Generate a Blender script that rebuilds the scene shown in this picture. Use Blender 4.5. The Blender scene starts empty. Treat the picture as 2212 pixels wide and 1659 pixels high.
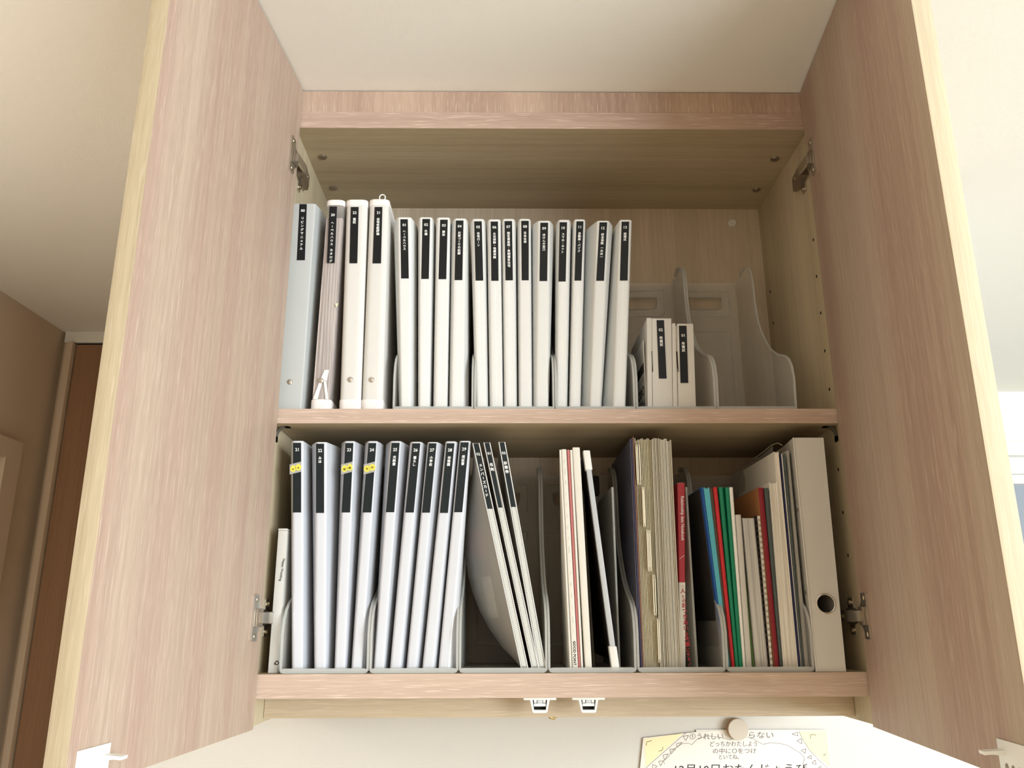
import bpy, bmesh, math, random
from mathutils import Vector, Matrix
random.seed(7)
V = Vector
scene = bpy.context.scene
col = scene.collection

# ------------------------------------------------------------------ camera
FPX = 1767.93
CAM = V((0.33838922, -1.2098357, 0.07432664))
CR = V((0.99993453, -0.01105866, -0.00293932))
CU = V((-0.000214615, -0.274954653, 0.961457171))
CF = V((0.01144061, 0.9613936, 0.27493903))
cam_data = bpy.data.cameras.new('camera')
cam = bpy.data.objects.new('camera', cam_data)
col.objects.link(cam)
cam_data.sensor_width = 36
cam_data.lens = 36 * FPX / 2212
cam_data.clip_start = 0.01
m = Matrix.Identity(4)
for i in range(3):
    m[i][0], m[i][1], m[i][2], m[i][3] = CR[i], CU[i], -CF[i], CAM[i]
cam.matrix_world = m
scene.camera = cam

# ------------------------------------------------------------------ world, light, exposure
world = bpy.data.worlds.new('world')
scene.world = world
world.use_nodes = True
bgn = world.node_tree.nodes['Background']
bgn.inputs[0].default_value = (0.80, 0.905, 1.0, 1)
bgn.inputs[1].default_value = 0.5

def area(name, loc, target, sx, sy, power, color):
    d = bpy.data.lights.new(name, 'AREA')
    d.shape = 'RECTANGLE'; d.size = sx; d.size_y = sy
    d.energy = power; d.color = color
    o = bpy.data.objects.new(name, d); col.objects.link(o)
    o.location = loc
    o.rotation_euler = (V(target) - V(loc)).to_track_quat('-Z', 'Y').to_euler()
    return o
area('window_daylight', (3.1, -2.95, .0), (0.3, 0.0, 0.2), 2.6, 1.6, 205, (0.86, 0.945, 1.0))
ld = bpy.data.lights.new('passage_lamp_light', 'POINT'); ld.energy = 4.6; ld.color = (1.0, .92, .82); ld.shadow_soft_size = .12
lo_ = bpy.data.objects.new('passage_lamp_light', ld); col.objects.link(lo_); lo_.location = (-.75, -.30, .25)
scene.cycles.transparent_max_bounces = 16; scene.cycles.max_bounces = 6
scene.cycles.adaptive_threshold = 0.03

vs = scene.view_settings
vs.view_transform = 'Standard'; vs.look = 'None'
vs.exposure = 0.1; vs.gamma = 1.0; vs.use_curve_mapping = False

# ------------------------------------------------------------------ measuring helper: a pixel of the photo seen on a real plane
def ray(px, py):
    return CF * FPX + CR * (px - 1106) - CU * (py - 829.5)
def at(px, py, y=None, x=None, z=None):
    d = ray(px, py)
    if y is not None: t = (y - CAM.y) / d.y
    elif x is not None: t = (x - CAM.x) / d.x
    else: t = (z - CAM.z) / d.z
    return CAM + d * t
def on_plane(px, py, p0, n):
    d = ray(px, py)
    return CAM + d * ((p0 - CAM).dot(n) / d.dot(n))
class Line:
    """x as a function of z for an edge seen at two pixels, lying in plane y"""
    def __init__(s, t, b, y):
        s.t = at(t[0], t[1], y=y); s.b = at(b[0], b[1], y=y)
    def __call__(s, z):
        k = (z - s.b.z) / (s.t.z - s.b.z)
        return s.b.x + k * (s.t.x - s.b.x)

# ------------------------------------------------------------------ materials
def srgb(r, g, b):
    f = lambda c: (c / 255 / 12.92) if c <= 10 else ((c / 255 + 0.055) / 1.055) ** 2.4
    return (f(r), f(g), f(b), 1)
MATS = {}
def mat(name, c, rough=0.5, metal=0.0, spec=0.5, bump=None, coat=0.0, alpha_mix=None, transl=0.0):
    mt = bpy.data.materials.new(name); mt.use_nodes = True
    nt = mt.node_tree; b = nt.nodes['Principled BSDF']
    b.inputs['Base Color'].default_value = c
    b.inputs['Roughness'].default_value = rough
    b.inputs['Metallic'].default_value = metal
    b.inputs['Specular IOR Level'].default_value = spec
    b.inputs['Coat Weight'].default_value = coat
    if bump:
        tc = nt.nodes.new('ShaderNodeTexCoord'); mp = nt.nodes.new('ShaderNodeMapping')
        mp.inputs['Scale'].default_value = bump[2] if len(bump) > 2 else (1, 1, 1)
        n = nt.nodes.new('ShaderNodeTexNoise'); n.inputs['Scale'].default_value = bump[0]
        n.inputs['Detail'].default_value = 3
        bp = nt.nodes.new('ShaderNodeBump'); bp.inputs['Strength'].default_value = bump[1]
        bp.inputs['Distance'].default_value = 0.001
        nt.links.new(tc.outputs['Object'], mp.inputs[0]); nt.links.new(mp.outputs[0], n.inputs['Vector'])
        nt.links.new(n.outputs[0], bp.inputs['Height']); nt.links.new(bp.outputs[0], b.inputs['Normal'])
    out = nt.nodes['Material Output']; last = b.outputs[0]
    if transl:
        tr = nt.nodes.new('ShaderNodeBsdfTranslucent'); tr.inputs[0].default_value = c
        mx = nt.nodes.new('ShaderNodeMixShader'); mx.inputs[0].default_value = transl
        nt.links.new(last, mx.inputs[1]); nt.links.new(tr.outputs[0], mx.inputs[2]); last = mx.outputs[0]
    if alpha_mix:
        tp = nt.nodes.new('ShaderNodeBsdfTransparent'); tp.inputs[0].default_value = alpha_mix[1]
        mx = nt.nodes.new('ShaderNodeMixShader'); mx.inputs[0].default_value = alpha_mix[0]
        nt.links.new(last, mx.inputs[1]); nt.links.new(tp.outputs[0], mx.inputs[2]); last = mx.outputs[0]
    nt.links.new(last, out.inputs[0])
    MATS[name] = mt
    return mt

def wood(name, c_lo, c_hi, c_fleck, axis='z', rough=0.55, band=1.0, fleck=0.5):
    mt = bpy.data.materials.new(name); mt.use_nodes = True
    nt = mt.node_tree; N = nt.nodes; L = nt.links
    b = N['Principled BSDF']; b.inputs['Roughness'].default_value = rough
    b.inputs['Specular IOR Level'].default_value = 0.3
    tc = N.new('ShaderNodeTexCoord')
    def noise(across, along, detail=3, off=0.0):
        mp = N.new('ShaderNodeMapping')
        s = [across] * 3; s['xyz'.index(axis)] = along
        mp.inputs['Scale'].default_value = s; mp.inputs['Location'].default_value = (off, off * .7, off * 1.3)
        n = N.new('ShaderNodeTexNoise'); n.inputs['Scale'].default_value = 1; n.inputs['Detail'].default_value = detail
        L.new(tc.outputs['Object'], mp.inputs[0]); L.new(mp.outputs[0], n.inputs['Vector'])
        return n.outputs[0]
    big = noise(14, 0.3, 2, 3.1); mid = noise(150, 2.2, 3, 7.7); fine = noise(900, 22, 2, 1.9); fl = noise(620, 26, 1, 5.3)
    def ramp(sock, p0, p1, a, c):
        r = N.new('ShaderNodeValToRGB'); r.color_ramp.elements[0].position = p0; r.color_ramp.elements[1].position = p1
        r.color_ramp.elements[0].color = a; r.color_ramp.elements[1].color = c
        L.new(sock, r.inputs[0]); return r.outputs[0]
    def mix(f, a, c, fac=None, mode='MIX'):
        x = N.new('ShaderNodeMix'); x.data_type = 'RGBA'; x.blend_type = mode
        if fac is not None: x.inputs[0].default_value = fac
        else: L.new(f, x.inputs[0])
        for s, v in ((6, a), (7, c)):
            if isinstance(v, tuple): x.inputs[s].default_value = v
            else: L.new(v, x.inputs[s])
        return x.outputs[2]
    k0 = (0, 0, 0, 1); k1 = (1, 1, 1, 1)
    base = mix(ramp(big, .36, .64, k0, k1), c_lo, c_hi)
    base = mix(None, base, ramp(mid, .32, .68, (0.93, 0.92, 0.91, 1), (1.06, 1.06, 1.06, 1)), fac=band, mode='MULTIPLY')
    base = mix(None, base, ramp(fine, .3, .7, (0.90, 0.89, 0.88, 1), (1.08, 1.08, 1.08, 1)), fac=0.8, mode='MULTIPLY')
    f2 = N.new('ShaderNodeMath'); f2.operation = 'MULTIPLY'; f2.inputs[1].default_value = fleck
    L.new(ramp(fl, .60, .74, k0, k1), f2.inputs[0])
    base = mix(f2.outputs[0], base, c_fleck)
    L.new(base, b.inputs['Base Color'])
    bp = N.new('ShaderNodeBump'); bp.inputs['Strength'].default_value = 0.12; bp.inputs['Distance'].default_value = 0.0006
    L.new(fine, bp.inputs['Height']); L.new(bp.outputs[0], b.inputs['Normal'])
    MATS[name] = mt
    return mt

PINK_LO = srgb(172, 146, 130); PINK_HI = srgb(181, 162, 143); PINK_FL = srgb(214, 196, 178)
wood('door_wood', PINK_LO, PINK_HI, PINK_FL, 'z', fleck=.42)
wood('edge_wood_h', srgb(186, 160, 144), srgb(199, 176, 159), srgb(228, 209, 192), 'x', fleck=.6)
wood('filler_wood', srgb(178, 150, 133), srgb(192, 166, 147), srgb(222, 202, 182), 'z', fleck=.7)
wood('inner_wood_v', srgb(180, 166, 138), srgb(196, 181, 152), srgb(208, 194, 166), 'z', fleck=.3)
wood('inner_wood_h', srgb(174, 157, 128), srgb(190, 173, 144), srgb(200, 184, 156), 'x', fleck=.25)
wood('rail_wood', srgb(188, 170, 145), srgb(202, 185, 160), srgb(222, 207, 184), 'x', fleck=.4)
wood('back_wood', srgb(190, 174, 152), srgb(203, 187, 164), srgb(218, 203, 182), 'z', fleck=.35)
wood('cream_edge', srgb(184, 168, 140), srgb(198, 183, 156), srgb(218, 205, 182), 'z', fleck=.3)
wood('brown_door_wood', srgb(138, 104, 78), srgb(156, 120, 92), srgb(176, 140, 112), 'z', fleck=.3)
mat('wallpaper', srgb(208, 203, 194), .85, spec=.2, bump=(420, .35))
mat('ceiling_paper', srgb(240, 235, 226), .9, spec=.15, bump=(900, .35, (1.0, .5, 1)))
mat('room_wall', srgb(206, 186, 162), .9, spec=.15, bump=(420, .3))
mat('white_wall', srgb(236, 236, 230), .9, spec=.15)
mat('trim_white', srgb(236, 234, 226), .5)
mat('floor_wood', srgb(202, 188, 166), .5)
mat('pp_white', srgb(236, 236, 233), .42, bump=(900, .12), transl=.08)
mat('pp_cool', srgb(220, 222, 228), .18, transl=.08, coat=.25)
mat('pp_grey', srgb(200, 202, 200), .45, transl=.15)
mat('cream_cloth', srgb(220, 217, 211), .6, bump=(1200, .2))
mat('cap_cloth', srgb(244, 238, 234), .8, bump=(900, .6))
mat('paper', srgb(236, 232, 222), .8)
mat('paper_grey', srgb(206, 203, 196), .7)
mat('black_tape', srgb(17, 20, 22), .45, spec=.3)
mat('teal_tape', srgb(18, 29, 32), .4, spec=.35)
mat('text_white', srgb(245, 245, 242), .6)
mat('text_black', srgb(28, 26, 26), .6)
mat('text_red', srgb(176, 40, 50), .6)
mat('steel', srgb(214, 209, 200), .2, metal=.92)
mat('steel_dark', srgb(140, 126, 110), .3, metal=.6)
mat('steel_soft', srgb(190, 184, 174), .3, metal=.5)
mat('brass', srgb(178, 146, 90), .35, metal=1.0)
mat('nickel', srgb(190, 178, 155), .3, metal=1.0)
mat('dark_hole', srgb(24, 18, 14), .9)
mat('pp_box', srgb(242, 240, 234), .38, transl=.15, alpha_mix=(.74, (.985, .98, .975, 1)))
mat('pp_box_edge', srgb(230, 231, 228), .38, transl=.4, alpha_mix=(.30, (.95, .95, .93, 1)))
mat('clear_sheet', srgb(205, 200, 196), .2, alpha_mix=(.72, (.95, .94, .93, 1)))
mat('frost_cover', srgb(224, 221, 214), .4, transl=.4, alpha_mix=(.32, (.93, .92, .9, 1)))
mat('sleeve', srgb(238, 231, 212), .4, transl=.35, alpha_mix=(.12, (.95, .93, .88, 1)))
mat('sleeve_pale', srgb(240, 236, 222), .4, transl=.3, alpha_mix=(.05, (.95, .93, .88, 1)))
mat('cream_card', srgb(240, 228, 190), .7)
mat('pale_card', srgb(244, 238, 216), .7)
mat('white_plastic', srgb(240, 240, 235), .35)
mat('grey_plastic', srgb(196, 200, 204), .35)
mat('red_book', srgb(176, 36, 48), .45)
mat('blue_book', srgb(28, 84, 160), .5)
mat('sky_book', srgb(92, 186, 204), .6)
mat('green_book', srgb(0, 128, 92), .5)
mat('red_note', srgb(200, 34, 44), .5)
mat('crimson', srgb(132, 14, 32), .5)
mat('olive_dark', srgb(74, 66, 52), .6)
mat('slate', srgb(76, 86, 84), .6)
mat('navy', srgb(24, 26, 72), .4)
mat('dark_brown', srgb(34, 18, 12), .5)
mat('pink_paper', srgb(200, 120, 118), .6)
mat('lavender', srgb(92, 92, 108), .35, alpha_mix=(.30, (.80, .82, .90, 1)))
mat('purple_sheet', srgb(62, 56, 88), .4)
mat('tan_sheet', srgb(150, 110, 84), .5)
mat('charcoal', srgb(40, 36, 34), .5)
mat('kraft', srgb(150, 100, 58), .7)
mat('binder_grey', srgb(212, 209, 201), .5, bump=(700, .15))
mat('washi', srgb(168, 166, 160), .6)
mat('lemon', srgb(226, 214, 84), .6)
mat('lemon_dark', srgb(128, 110, 30), .6)
mat('drawing_paper', srgb(226, 220, 210), .85)
mat('crayon_yellow', srgb(240, 224, 180), .9)
mat('pencil', srgb(120, 110, 104), .9)
mat('marker', srgb(26, 20, 22), .7)
mat('magnet_face', srgb(196, 184, 166), .6)
mat('magnet_side', srgb(170, 130, 90), .6)
mat('leaf_green', srgb(80, 116, 50), .6)
mat('glass', srgb(240, 248, 255), .05, alpha_mix=(.98, (1, 1, 1, 1)))

def dots_material():
    mt = bpy.data.materials.new('weld_dots'); mt.use_nodes = True
    nt = mt.node_tree; N = nt.nodes; L = nt.links; b = N['Principled BSDF']
    b.inputs['Roughness'].default_value = .42
    uv = N.new('ShaderNodeTexCoord'); sp = N.new('ShaderNodeSeparateXYZ'); L.new(uv.outputs['UV'], sp.inputs[0])
    def M(op, a, c=None):
        n = N.new('ShaderNodeMath'); n.operation = op
        for i, v in enumerate((a, c)):
            if v is None: continue
            if isinstance(v, (int, float)): n.inputs[i].default_value = v
            else: L.new(v, n.inputs[i])
        return n.outputs[0]
    u = sp.outputs[0]; v = sp.outputs[1]                 # u in rows of dots, v along the spine, both in dot pitches
    row = M('FLOOR', u); vv = M('ADD', v, M('MULTIPLY', row, .5))
    du = M('SUBTRACT', M('FRACT', u), .5); dv = M('SUBTRACT', M('FRACT', vv), .5)
    r = M('SQRT', M('ADD', M('MULTIPLY', du, du), M('MULTIPLY', dv, dv)))
    f = M('LESS_THAN', r, .27)
    mx = N.new('ShaderNodeMix'); mx.data_type = 'RGBA'
    mx.inputs[6].default_value = srgb(222, 222, 216); mx.inputs[7].default_value = srgb(150, 156, 156)
    L.new(f, mx.inputs[0]); L.new(mx.outputs[2], b.inputs['Base Color'])
    MATS['weld_dots'] = mt
    mt2 = mt.copy(); mt2.name = 'weld_dots_faint'; MATS['weld_dots_faint'] = mt2
    mm = [n for n in mt2.node_tree.nodes if n.bl_idname == 'ShaderNodeMix'][0]
    mm.inputs[6].default_value = srgb(236, 236, 233); mm.inputs[7].default_value = srgb(223, 224, 222)
dots_material()

# paper-edge material: thin vertical lines of many sheets, colour only
def sheets_material(name, c0, c1, scale):
    mt = bpy.data.materials.new(name); mt.use_nodes = True
    nt = mt.node_tree; N = nt.nodes; L = nt.links; b = N['Principled BSDF']; b.inputs['Roughness'].default_value = .7
    tc = N.new('ShaderNodeTexCoord'); mp = N.new('ShaderNodeMapping'); mp.inputs['Scale'].default_value = (scale, scale * .02, scale * .008)
    n = N.new('ShaderNodeTexNoise'); n.inputs['Scale'].default_value = 1; n.inputs['Detail'].default_value = 3
    r = N.new('ShaderNodeValToRGB'); r.color_ramp.elements[0].position = .36; r.color_ramp.elements[1].position = .62
    r.color_ramp.elements[0].color = c0; r.color_ramp.elements[1].color = c1
    L.new(tc.outputs['Object'], mp.inputs[0]); L.new(mp.outputs[0], n.inputs['Vector']); L.new(n.outputs[0], r.inputs[0])
    L.new(r.outputs[0], b.inputs['Base Color'])
    MATS[name] = mt
sheets_material('sheet_edges', srgb(150, 134, 130), srgb(226, 212, 206), 900)
sheets_material('page_edges', srgb(206, 198, 184), srgb(238, 232, 220), 900)
sheets_material('grey_edges', srgb(160, 158, 152), srgb(206, 204, 198), 700)

# ------------------------------------------------------------------ object helpers
WLOC = {}
def finish(o, parent):
    if parent is not None:
        o.parent = parent
        o.matrix_parent_inverse = Matrix.Translation(-WLOC.get(parent.name, V((0, 0, 0))))
    return o
def mesh(name, verts, faces, material, parent=None, smooth=False, uvs=None):
    me = bpy.data.meshes.new(name)
    me.from_pydata([tuple(v) for v in verts], [], faces)
    if uvs:
        l = me.uv_layers.new(name='uv')
        for p in me.polygons:
            for li in p.loop_indices: l.data[li].uv = uvs[me.loops[li].vertex_index]
    me.materials.append(MATS[material])
    if smooth:
        for p in me.polygons: p.use_smooth = True
    me.update()
    o = bpy.data.objects.new(name, me); col.objects.link(o)
    return finish(o, parent)
def from_bm(name, bm, material, parent=None, smooth_angle=None):
    me = bpy.data.meshes.new(name)
    bmesh.ops.recalc_face_normals(bm, faces=bm.faces)
    bm.to_mesh(me); bm.free()
    me.materials.append(MATS[material])
    if smooth_angle:
        for p in me.polygons: p.use_smooth = True
        me.set_sharp_from_angle(angle=math.radians(smooth_angle))
    o = bpy.data.objects.new(name, me); col.objects.link(o)
    return finish(o, parent)
def empty(name, loc, label=None, cat=None, group=None):
    o = bpy.data.objects.new(name, None); col.objects.link(o)
    o.location = loc; o.empty_display_size = .02
    WLOC[o.name] = V(loc)
    tag(o, label, cat, group)
    return o
def tag(o, label=None, cat=None, group=None, kind=None):
    if label: o['label'] = label
    if cat: o['category'] = cat
    if group: o['group'] = group
    if kind: o['kind'] = kind
    return o
def bm_box(bm, x0, x1, y0, y1, z0, z1, fn=None):
    vs_ = [bm.verts.new(fn(V(p)) if fn else p) for p in
           ((x0, y0, z0), (x1, y0, z0), (x1, y1, z0), (x0, y1, z0), (x0, y0, z1), (x1, y0, z1), (x1, y1, z1), (x0, y1, z1))]
    for f in ((3, 2, 1, 0), (4, 5, 6, 7), (0, 1, 5, 4), (1, 2, 6, 5), (2, 3, 7, 6), (3, 0, 4, 7)):
        bm.faces.new([vs_[i] for i in f])
    return vs_
def box(name, x0, x1, y0, y1, z0, z1, material, parent=None, bevel=0.0, fn=None, seg=2):
    bm = bmesh.new(); bm_box(bm, x0, x1, y0, y1, z0, z1, fn)
    if bevel:
        bmesh.ops.bevel(bm, geom=list(bm.edges), offset=bevel, segments=seg, affect='EDGES', profile=.6)
    return from_bm(name, bm, material, parent, 40 if bevel else None)
def bm_prism(bm, poly, ext):
    """extrude a closed 3D polygon by the vector ext"""
    a = [bm.verts.new(p) for p in poly]; b = [bm.verts.new(V(p) + ext) for p in poly]
    n = len(poly)
    bm.faces.new(a[::-1]); bm.faces.new(b)
    for i in range(n):
        bm.faces.new((a[i], a[(i + 1) % n], b[(i + 1) % n], b[i]))
def prism(name, poly, ext, material, parent=None, smooth=None):
    bm = bmesh.new(); bm_prism(bm, poly, V(ext))
    return from_bm(name, bm, material, parent, smooth)
def loft(name, secs, material, parent=None, smooth=35):
    """closed polygons stacked along z"""
    bm = bmesh.new(); rows = [[bm.verts.new(p) for p in s] for s in secs]
    n = len(secs[0])
    for r0, r1 in zip(rows, rows[1:]):
        for i in range(n):
            bm.faces.new((r0[i], r0[(i + 1) % n], r1[(i + 1) % n], r1[i]))
    bm.faces.new(rows[0][::-1]); bm.faces.new(rows[-1])
    return from_bm(name, bm, material, parent, smooth)
def bm_tube(bm, pts, r, seg=8, closed=False):
    pts = [V(p) for p in pts]; rings = []
    n = len(pts); up = None
    for i, p in enumerate(pts):
        if closed: t = pts[(i + 1) % n] - pts[i - 1]
        else: t = pts[min(i + 1, n - 1)] - pts[max(i - 1, 0)]
        t.normalize()
        if up is None: up = t.orthogonal().normalized()
        up = (up - t * up.dot(t)).normalized(); w = t.cross(up)
        rings.append([bm.verts.new(p + (up * math.cos(2 * math.pi * k / seg) + w * math.sin(2 * math.pi * k / seg)) * r) for k in range(seg)])
    for i in range(n if closed else n - 1):
        a = rings[i]; b = rings[(i + 1) % n]
        for k in range(seg): bm.faces.new((a[k], a[(k + 1) % seg], b[(k + 1) % seg], b[k]))
    if not closed: bm.faces.new(rings[0][::-1]); bm.faces.new(rings[-1])
def tube(name, pts, r, material, parent=None, seg=8, closed=False):
    bm = bmesh.new(); bm_tube(bm, pts, r, seg, closed)
    return from_bm(name, bm, material, parent, 60)
def bm_disc(bm, c, n, r0, r1, h, seg=20, dome=0):
    """short cylinder/dome on point c along n: base radius r0, top r1, height h"""
    c = V(c); n = V(n).normalized(); u = n.orthogonal().normalized(); w = n.cross(u)
    ring = lambda r, k: [bm.verts.new(c + n * k + (u * math.cos(2 * math.pi * i / seg) + w * math.sin(2 * math.pi * i / seg)) * r) for i in range(seg)]
    a = ring(r0, 0); rings = [a]
    if dome:
        for j in range(1, dome + 1):
            t = j / (dome + 1) * math.pi / 2
            rings.append(ring(r0 * math.cos(t), h * math.sin(t)))
    else: rings.append(ring(r1, h))
    for q, s in zip(rings, rings[1:]):
        for i in range(seg): bm.faces.new((q[i], q[(i + 1) % seg], s[(i + 1) % seg], s[i]))
    bm.faces.new(rings[0][::-1]); bm.faces.new(rings[-1])
def disc(name, c, n, r0, r1, h, material, parent=None, seg=20, dome=0):
    bm = bmesh.new(); bm_disc(bm, c, n, r0, r1, h, seg, dome)
    return from_bm(name, bm, material, parent, 40)

FONT_CACHE = {}
def text_mesh(s, bold=0.0, spacing=1.0, align='CENTER'):
    key = (s, spacing, align)
    if key not in FONT_CACHE:
        cu = bpy.data.curves.new('lettering', 'FONT')
        cu.body = s; cu.size = 1.0; cu.align_x = align; cu.align_y = 'CENTER'; cu.space_line = spacing
        cu.resolution_u = 2
        ob = bpy.data.objects.new('lettering', cu)
        me = bpy.data.meshes.new_from_object(ob)
        vts = [v.co.copy() for v in me.vertices]; fcs = [list(p.vertices) for p in me.polygons]
        bpy.data.objects.remove(ob); bpy.data.curves.remove(cu); bpy.data.meshes.remove(me)
        FONT_CACHE[key] = (vts, fcs)
    return FONT_CACHE[key]
class Letters:
    def __init__(s): s.v = []; s.f = []
    def add(s, txt, org, ux, uy, size, bold=0.0, stretch=1.0):
        vts, fcs = text_mesh(txt, bold); k = len(s.v)
        if vts:
            cx = 0; ys = [v.y for v in vts]; cy = (min(ys) + max(ys)) / 2; xs = [v.x for v in vts]; cx = (min(xs) + max(xs)) / 2
        else: cx = cy = 0
        shifts = ((0, 0),) if not bold else ((-bold, 0), (bold, 0), (0, bold), (0, -bold))      # overprinted strokes make a heavier face
        nn = V(ux).cross(V(uy)).normalized()
        for j, (du, dv) in enumerate(shifts):
            k = len(s.v)
            for v in vts: s.v.append(V(org) + nn * (j * 3e-5) + V(ux) * ((v.x - cx + du) * size * stretch) + V(uy) * ((v.y - cy + dv) * size))
            s.f += [[i + k for i in f] for f in fcs]
    def build(s, material, parent, name='lettering'):
        return mesh(name, s.v, s.f, material, parent)
def vertical(L, txt, org, ux, uy, size, pitch, bold=0.02):
    """characters stacked downwards from org (the centre of the first)"""
    p = V(org)
    for ch in txt:
        if ch == ' ': p = p - V(uy) * pitch * .6; continue
        if ch == 'ー': L.add('I', p, ux, uy, size * .95, bold)
        elif ch == '(' or ch == ')': L.add(ch, p, -V(uy), V(ux), size, bold)
        elif ch in '「」': L.add(ch, p, -V(uy), V(ux), size, bold)
        else: L.add(ch, p, ux, uy, size, bold)
        p = p - V(uy) * pitch
    return p

# ------------------------------------------------------------------ dimensions (metres; x right, y into the cabinet, z up; z = 0 on the bottom board)
XL, XR = -0.0095, 0.8554
D = 0.281
ZB, ZM0, ZM1, ZT0, ZT1, ZC = -0.0323, 0.3588, 0.3816, 0.8689, 0.9002, 0.9435
ZS = -0.070
YW = 0.290
ZF = ZC - 2.4

# ------------------------------------------------------------------ room shell
def struct(o, label=None): tag(o, label, kind='structure'); return o
struct(box('ceiling', -1.2, 4.2, -3.6, 2.2, ZC, ZC + .1, 'ceiling_paper'), 'white textured ceiling')
struct(box('floor', -1.2, 4.2, -3.6, 2.2, ZF - .1, ZF, 'floor_wood'), 'wooden floor')
struct(box('wall_back', -.33, 1.24, YW, YW + .12, ZF, ZC, 'wallpaper'), 'white papered wall behind the cupboard')
struct(box('wall_left', -1.16, -1.0407, -3.6, 1.36, ZF, ZC, 'room_wall'), 'beige wall on the left')
struct(box('wall_return', -.33, -.21, YW + .12, 1.248, ZF, ZC, 'room_wall'), 'end of the partition wall')
struct(box('wall_far', -1.0407, -.21, 1.248, 1.36, ZF, ZC, 'room_wall'), 'wall at the end of the passage')
struct(box('wall_rear', -1.2, 1.5, -3.72, -3.6, ZF, ZC, 'room_wall'), 'unseen beige wall added behind the viewer to block sky light')  # unseen, added to keep world light off the right door and bounce soft fill
# window wall far right
YR = 1.94
struct(box('wall_right_far', 1.0, 4.2, YR, YR + .12, .611, ZC, 'white_wall'), 'white wall above the far window')
struct(box('wall_below_window', 1.0, 4.2, YR, YR + .12, ZF, -.5, 'white_wall'), 'white wall below the far window')
struct(box('wall_side', 1.14, 1.24, YW + .12, YR, ZF, ZC, 'white_wall'), 'end of the partition wall by the window')
struct(box('trim_1', 1.1, 4.2, YR - .045, YR, .676, .733, 'trim_white', bevel=.004), 'white curtain rail box above the window')
win = struct(box('window_1', 1.1, 4.2, YR + .02, YR + .05, .575, .611, 'trim_white', bevel=.003), 'window with white frame')
box('window_frame', 1.1, 4.2, YR + .02, YR + .05, -.5, -.46, 'trim_white', win, bevel=.003)
for xx in (1.1, 2.0, 2.9, 3.8): box('window_frame', xx, xx + .04, YR + .02, YR + .05, -.46, .575, 'trim_white', win, bevel=.003)
box('pane', 1.1, 4.2, YR + .033, YR + .037, -.46, .575, 'glass', win)
# passage door on the far wall (tall, brown) with its frame
dr = struct(box('door_1', -.988, -.40, 1.222, 1.246, ZF + .005, .897, 'brown_door_wood', bevel=.002), 'tall dark brown wooden door')
box('door_frame', -1.012, -.992, 1.205, 1.247, ZF, .9005, 'room_wall', dr, bevel=.002)
box('door_head_gap', -.99, -.40, 1.226, 1.247, .897, .9003, 'dark_hole', dr)
box('door_head', -1.030, -.22, 1.225, 1.247, .905, ZC - .0005, 'trim_white', dr, bevel=.002)
# opening on the left wall with a casing
tr = struct(box('door_2', -1.0405, -1.030, -.1, .985, ZF + .004, .50, 'trim_white'), 'pale door in the left wall')
prism('door_casing', [V((-1.0405, -.15, .5)), V((-1.0405, 1.0, .5)), V((-1.0405, 1.0, ZF + .004)), V((-1.0405, 1.07, ZF + .004)),
                      V((-1.0405, 1.07, .553)), V((-1.0405, -.15, .553))], (.028, 0, 0), 'room_wall', tr)

# ------------------------------------------------------------------ cabinet
cab = empty('wall_cabinet', (.423, .14, ZB), 'open two-door wall cupboard of pale pinkish wood full of white files', 'cabinet')
box('side_panel', XL - .018, XL, 0, D + .004, ZS, ZC - .001, 'inner_wood_v', cab, bevel=.0006)
box('side_panel', XR, XR + .018, 0, D + .004, ZS, ZC - .001, 'inner_wood_v', cab, bevel=.0006)
def fronted(name, y0, z0, z1, body, front, y1=D, x0=XL, x1=XR):
    b = box(name, x0, x1, y0 + .001, y1, z0, z1, body, cab)
    box('edge_band', x0, x1, y0, y0 + .001, z0 + .0002, z1 - .0002, front, b)
    return b
fronted('bottom_panel', 0, ZB, 0, 'inner_wood_h', 'edge_wood_h')
sh = fronted('shelf', 0.0015, ZM0, ZM1, 'inner_wood_h', 'edge_wood_h', y1=D - .001, x0=XL + .001, x1=XR - .001)
fronted('top_panel', 0, ZT0, ZT1, 'inner_wood_h', 'edge_wood_h')
box('top_filler', XL, XR, .002, .02, ZT1, ZC - .002, 'filler_wood', cab)
box('bottom_rail', XL + .0006, XR - .0006, .0702, .0882, -.0649, ZB, 'rail_wood', cab, bevel=.0005)
box('back_panel', XL, XR, D, D + .004, ZB, ZT1, 'back_wood', cab)
# screws on the top board underside, pin holes, cap, shelf pins
def make_screw():
    bm = bmesh.new()
    bm_disc(bm, (0, 0, 0), (0, 0, -1), .0085, .0065, .0022, 24)
    for a in (0, 1):
        bm_box(bm, -.0042 if a == 0 else -.0009, .0042 if a == 0 else .0009, -.0009 if a == 0 else -.0042, .0009 if a == 0 else .0042, -.0026, -.0021)
    return bm
for k, (px, py) in enumerate(((697, 339), (721, 406), (1674, 343.5), (1634, 410))):
    p = at(px, py, z=ZT0)
    if k == 0: s0 = from_bm('screw', make_screw(), 'steel_dark', None, 40); s = s0
    else: s = s0.copy(); col.objects.link(s)
    finish(s, cab); s.location = p
hole0 = None
holes = []
for px, py in ((1757, 518), (1764, 597), (1773, 676), (1782, 758), (1792, 841), (1664, 630), (1671, 698)):
    holes.append(at(px, py, x=XR))
for px, py in ((1811, 1014.5), (1821, 1107), (1832, 1200)):
    holes.append(at(px, py, x=XR))
for p in holes:
    if hole0 is None:
        hole0 = disc('pin_hole', (0, 0, 0), (-1, 0, 0), .0027, .0027, .0002, 'dark_hole', None, 14); h = hole0
    else: h = hole0.copy(); col.objects.link(h)
    finish(h, cab); h.location = (XR - .00005, p.y, p.z)
pc = at(1582, 482, y=D)
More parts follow.
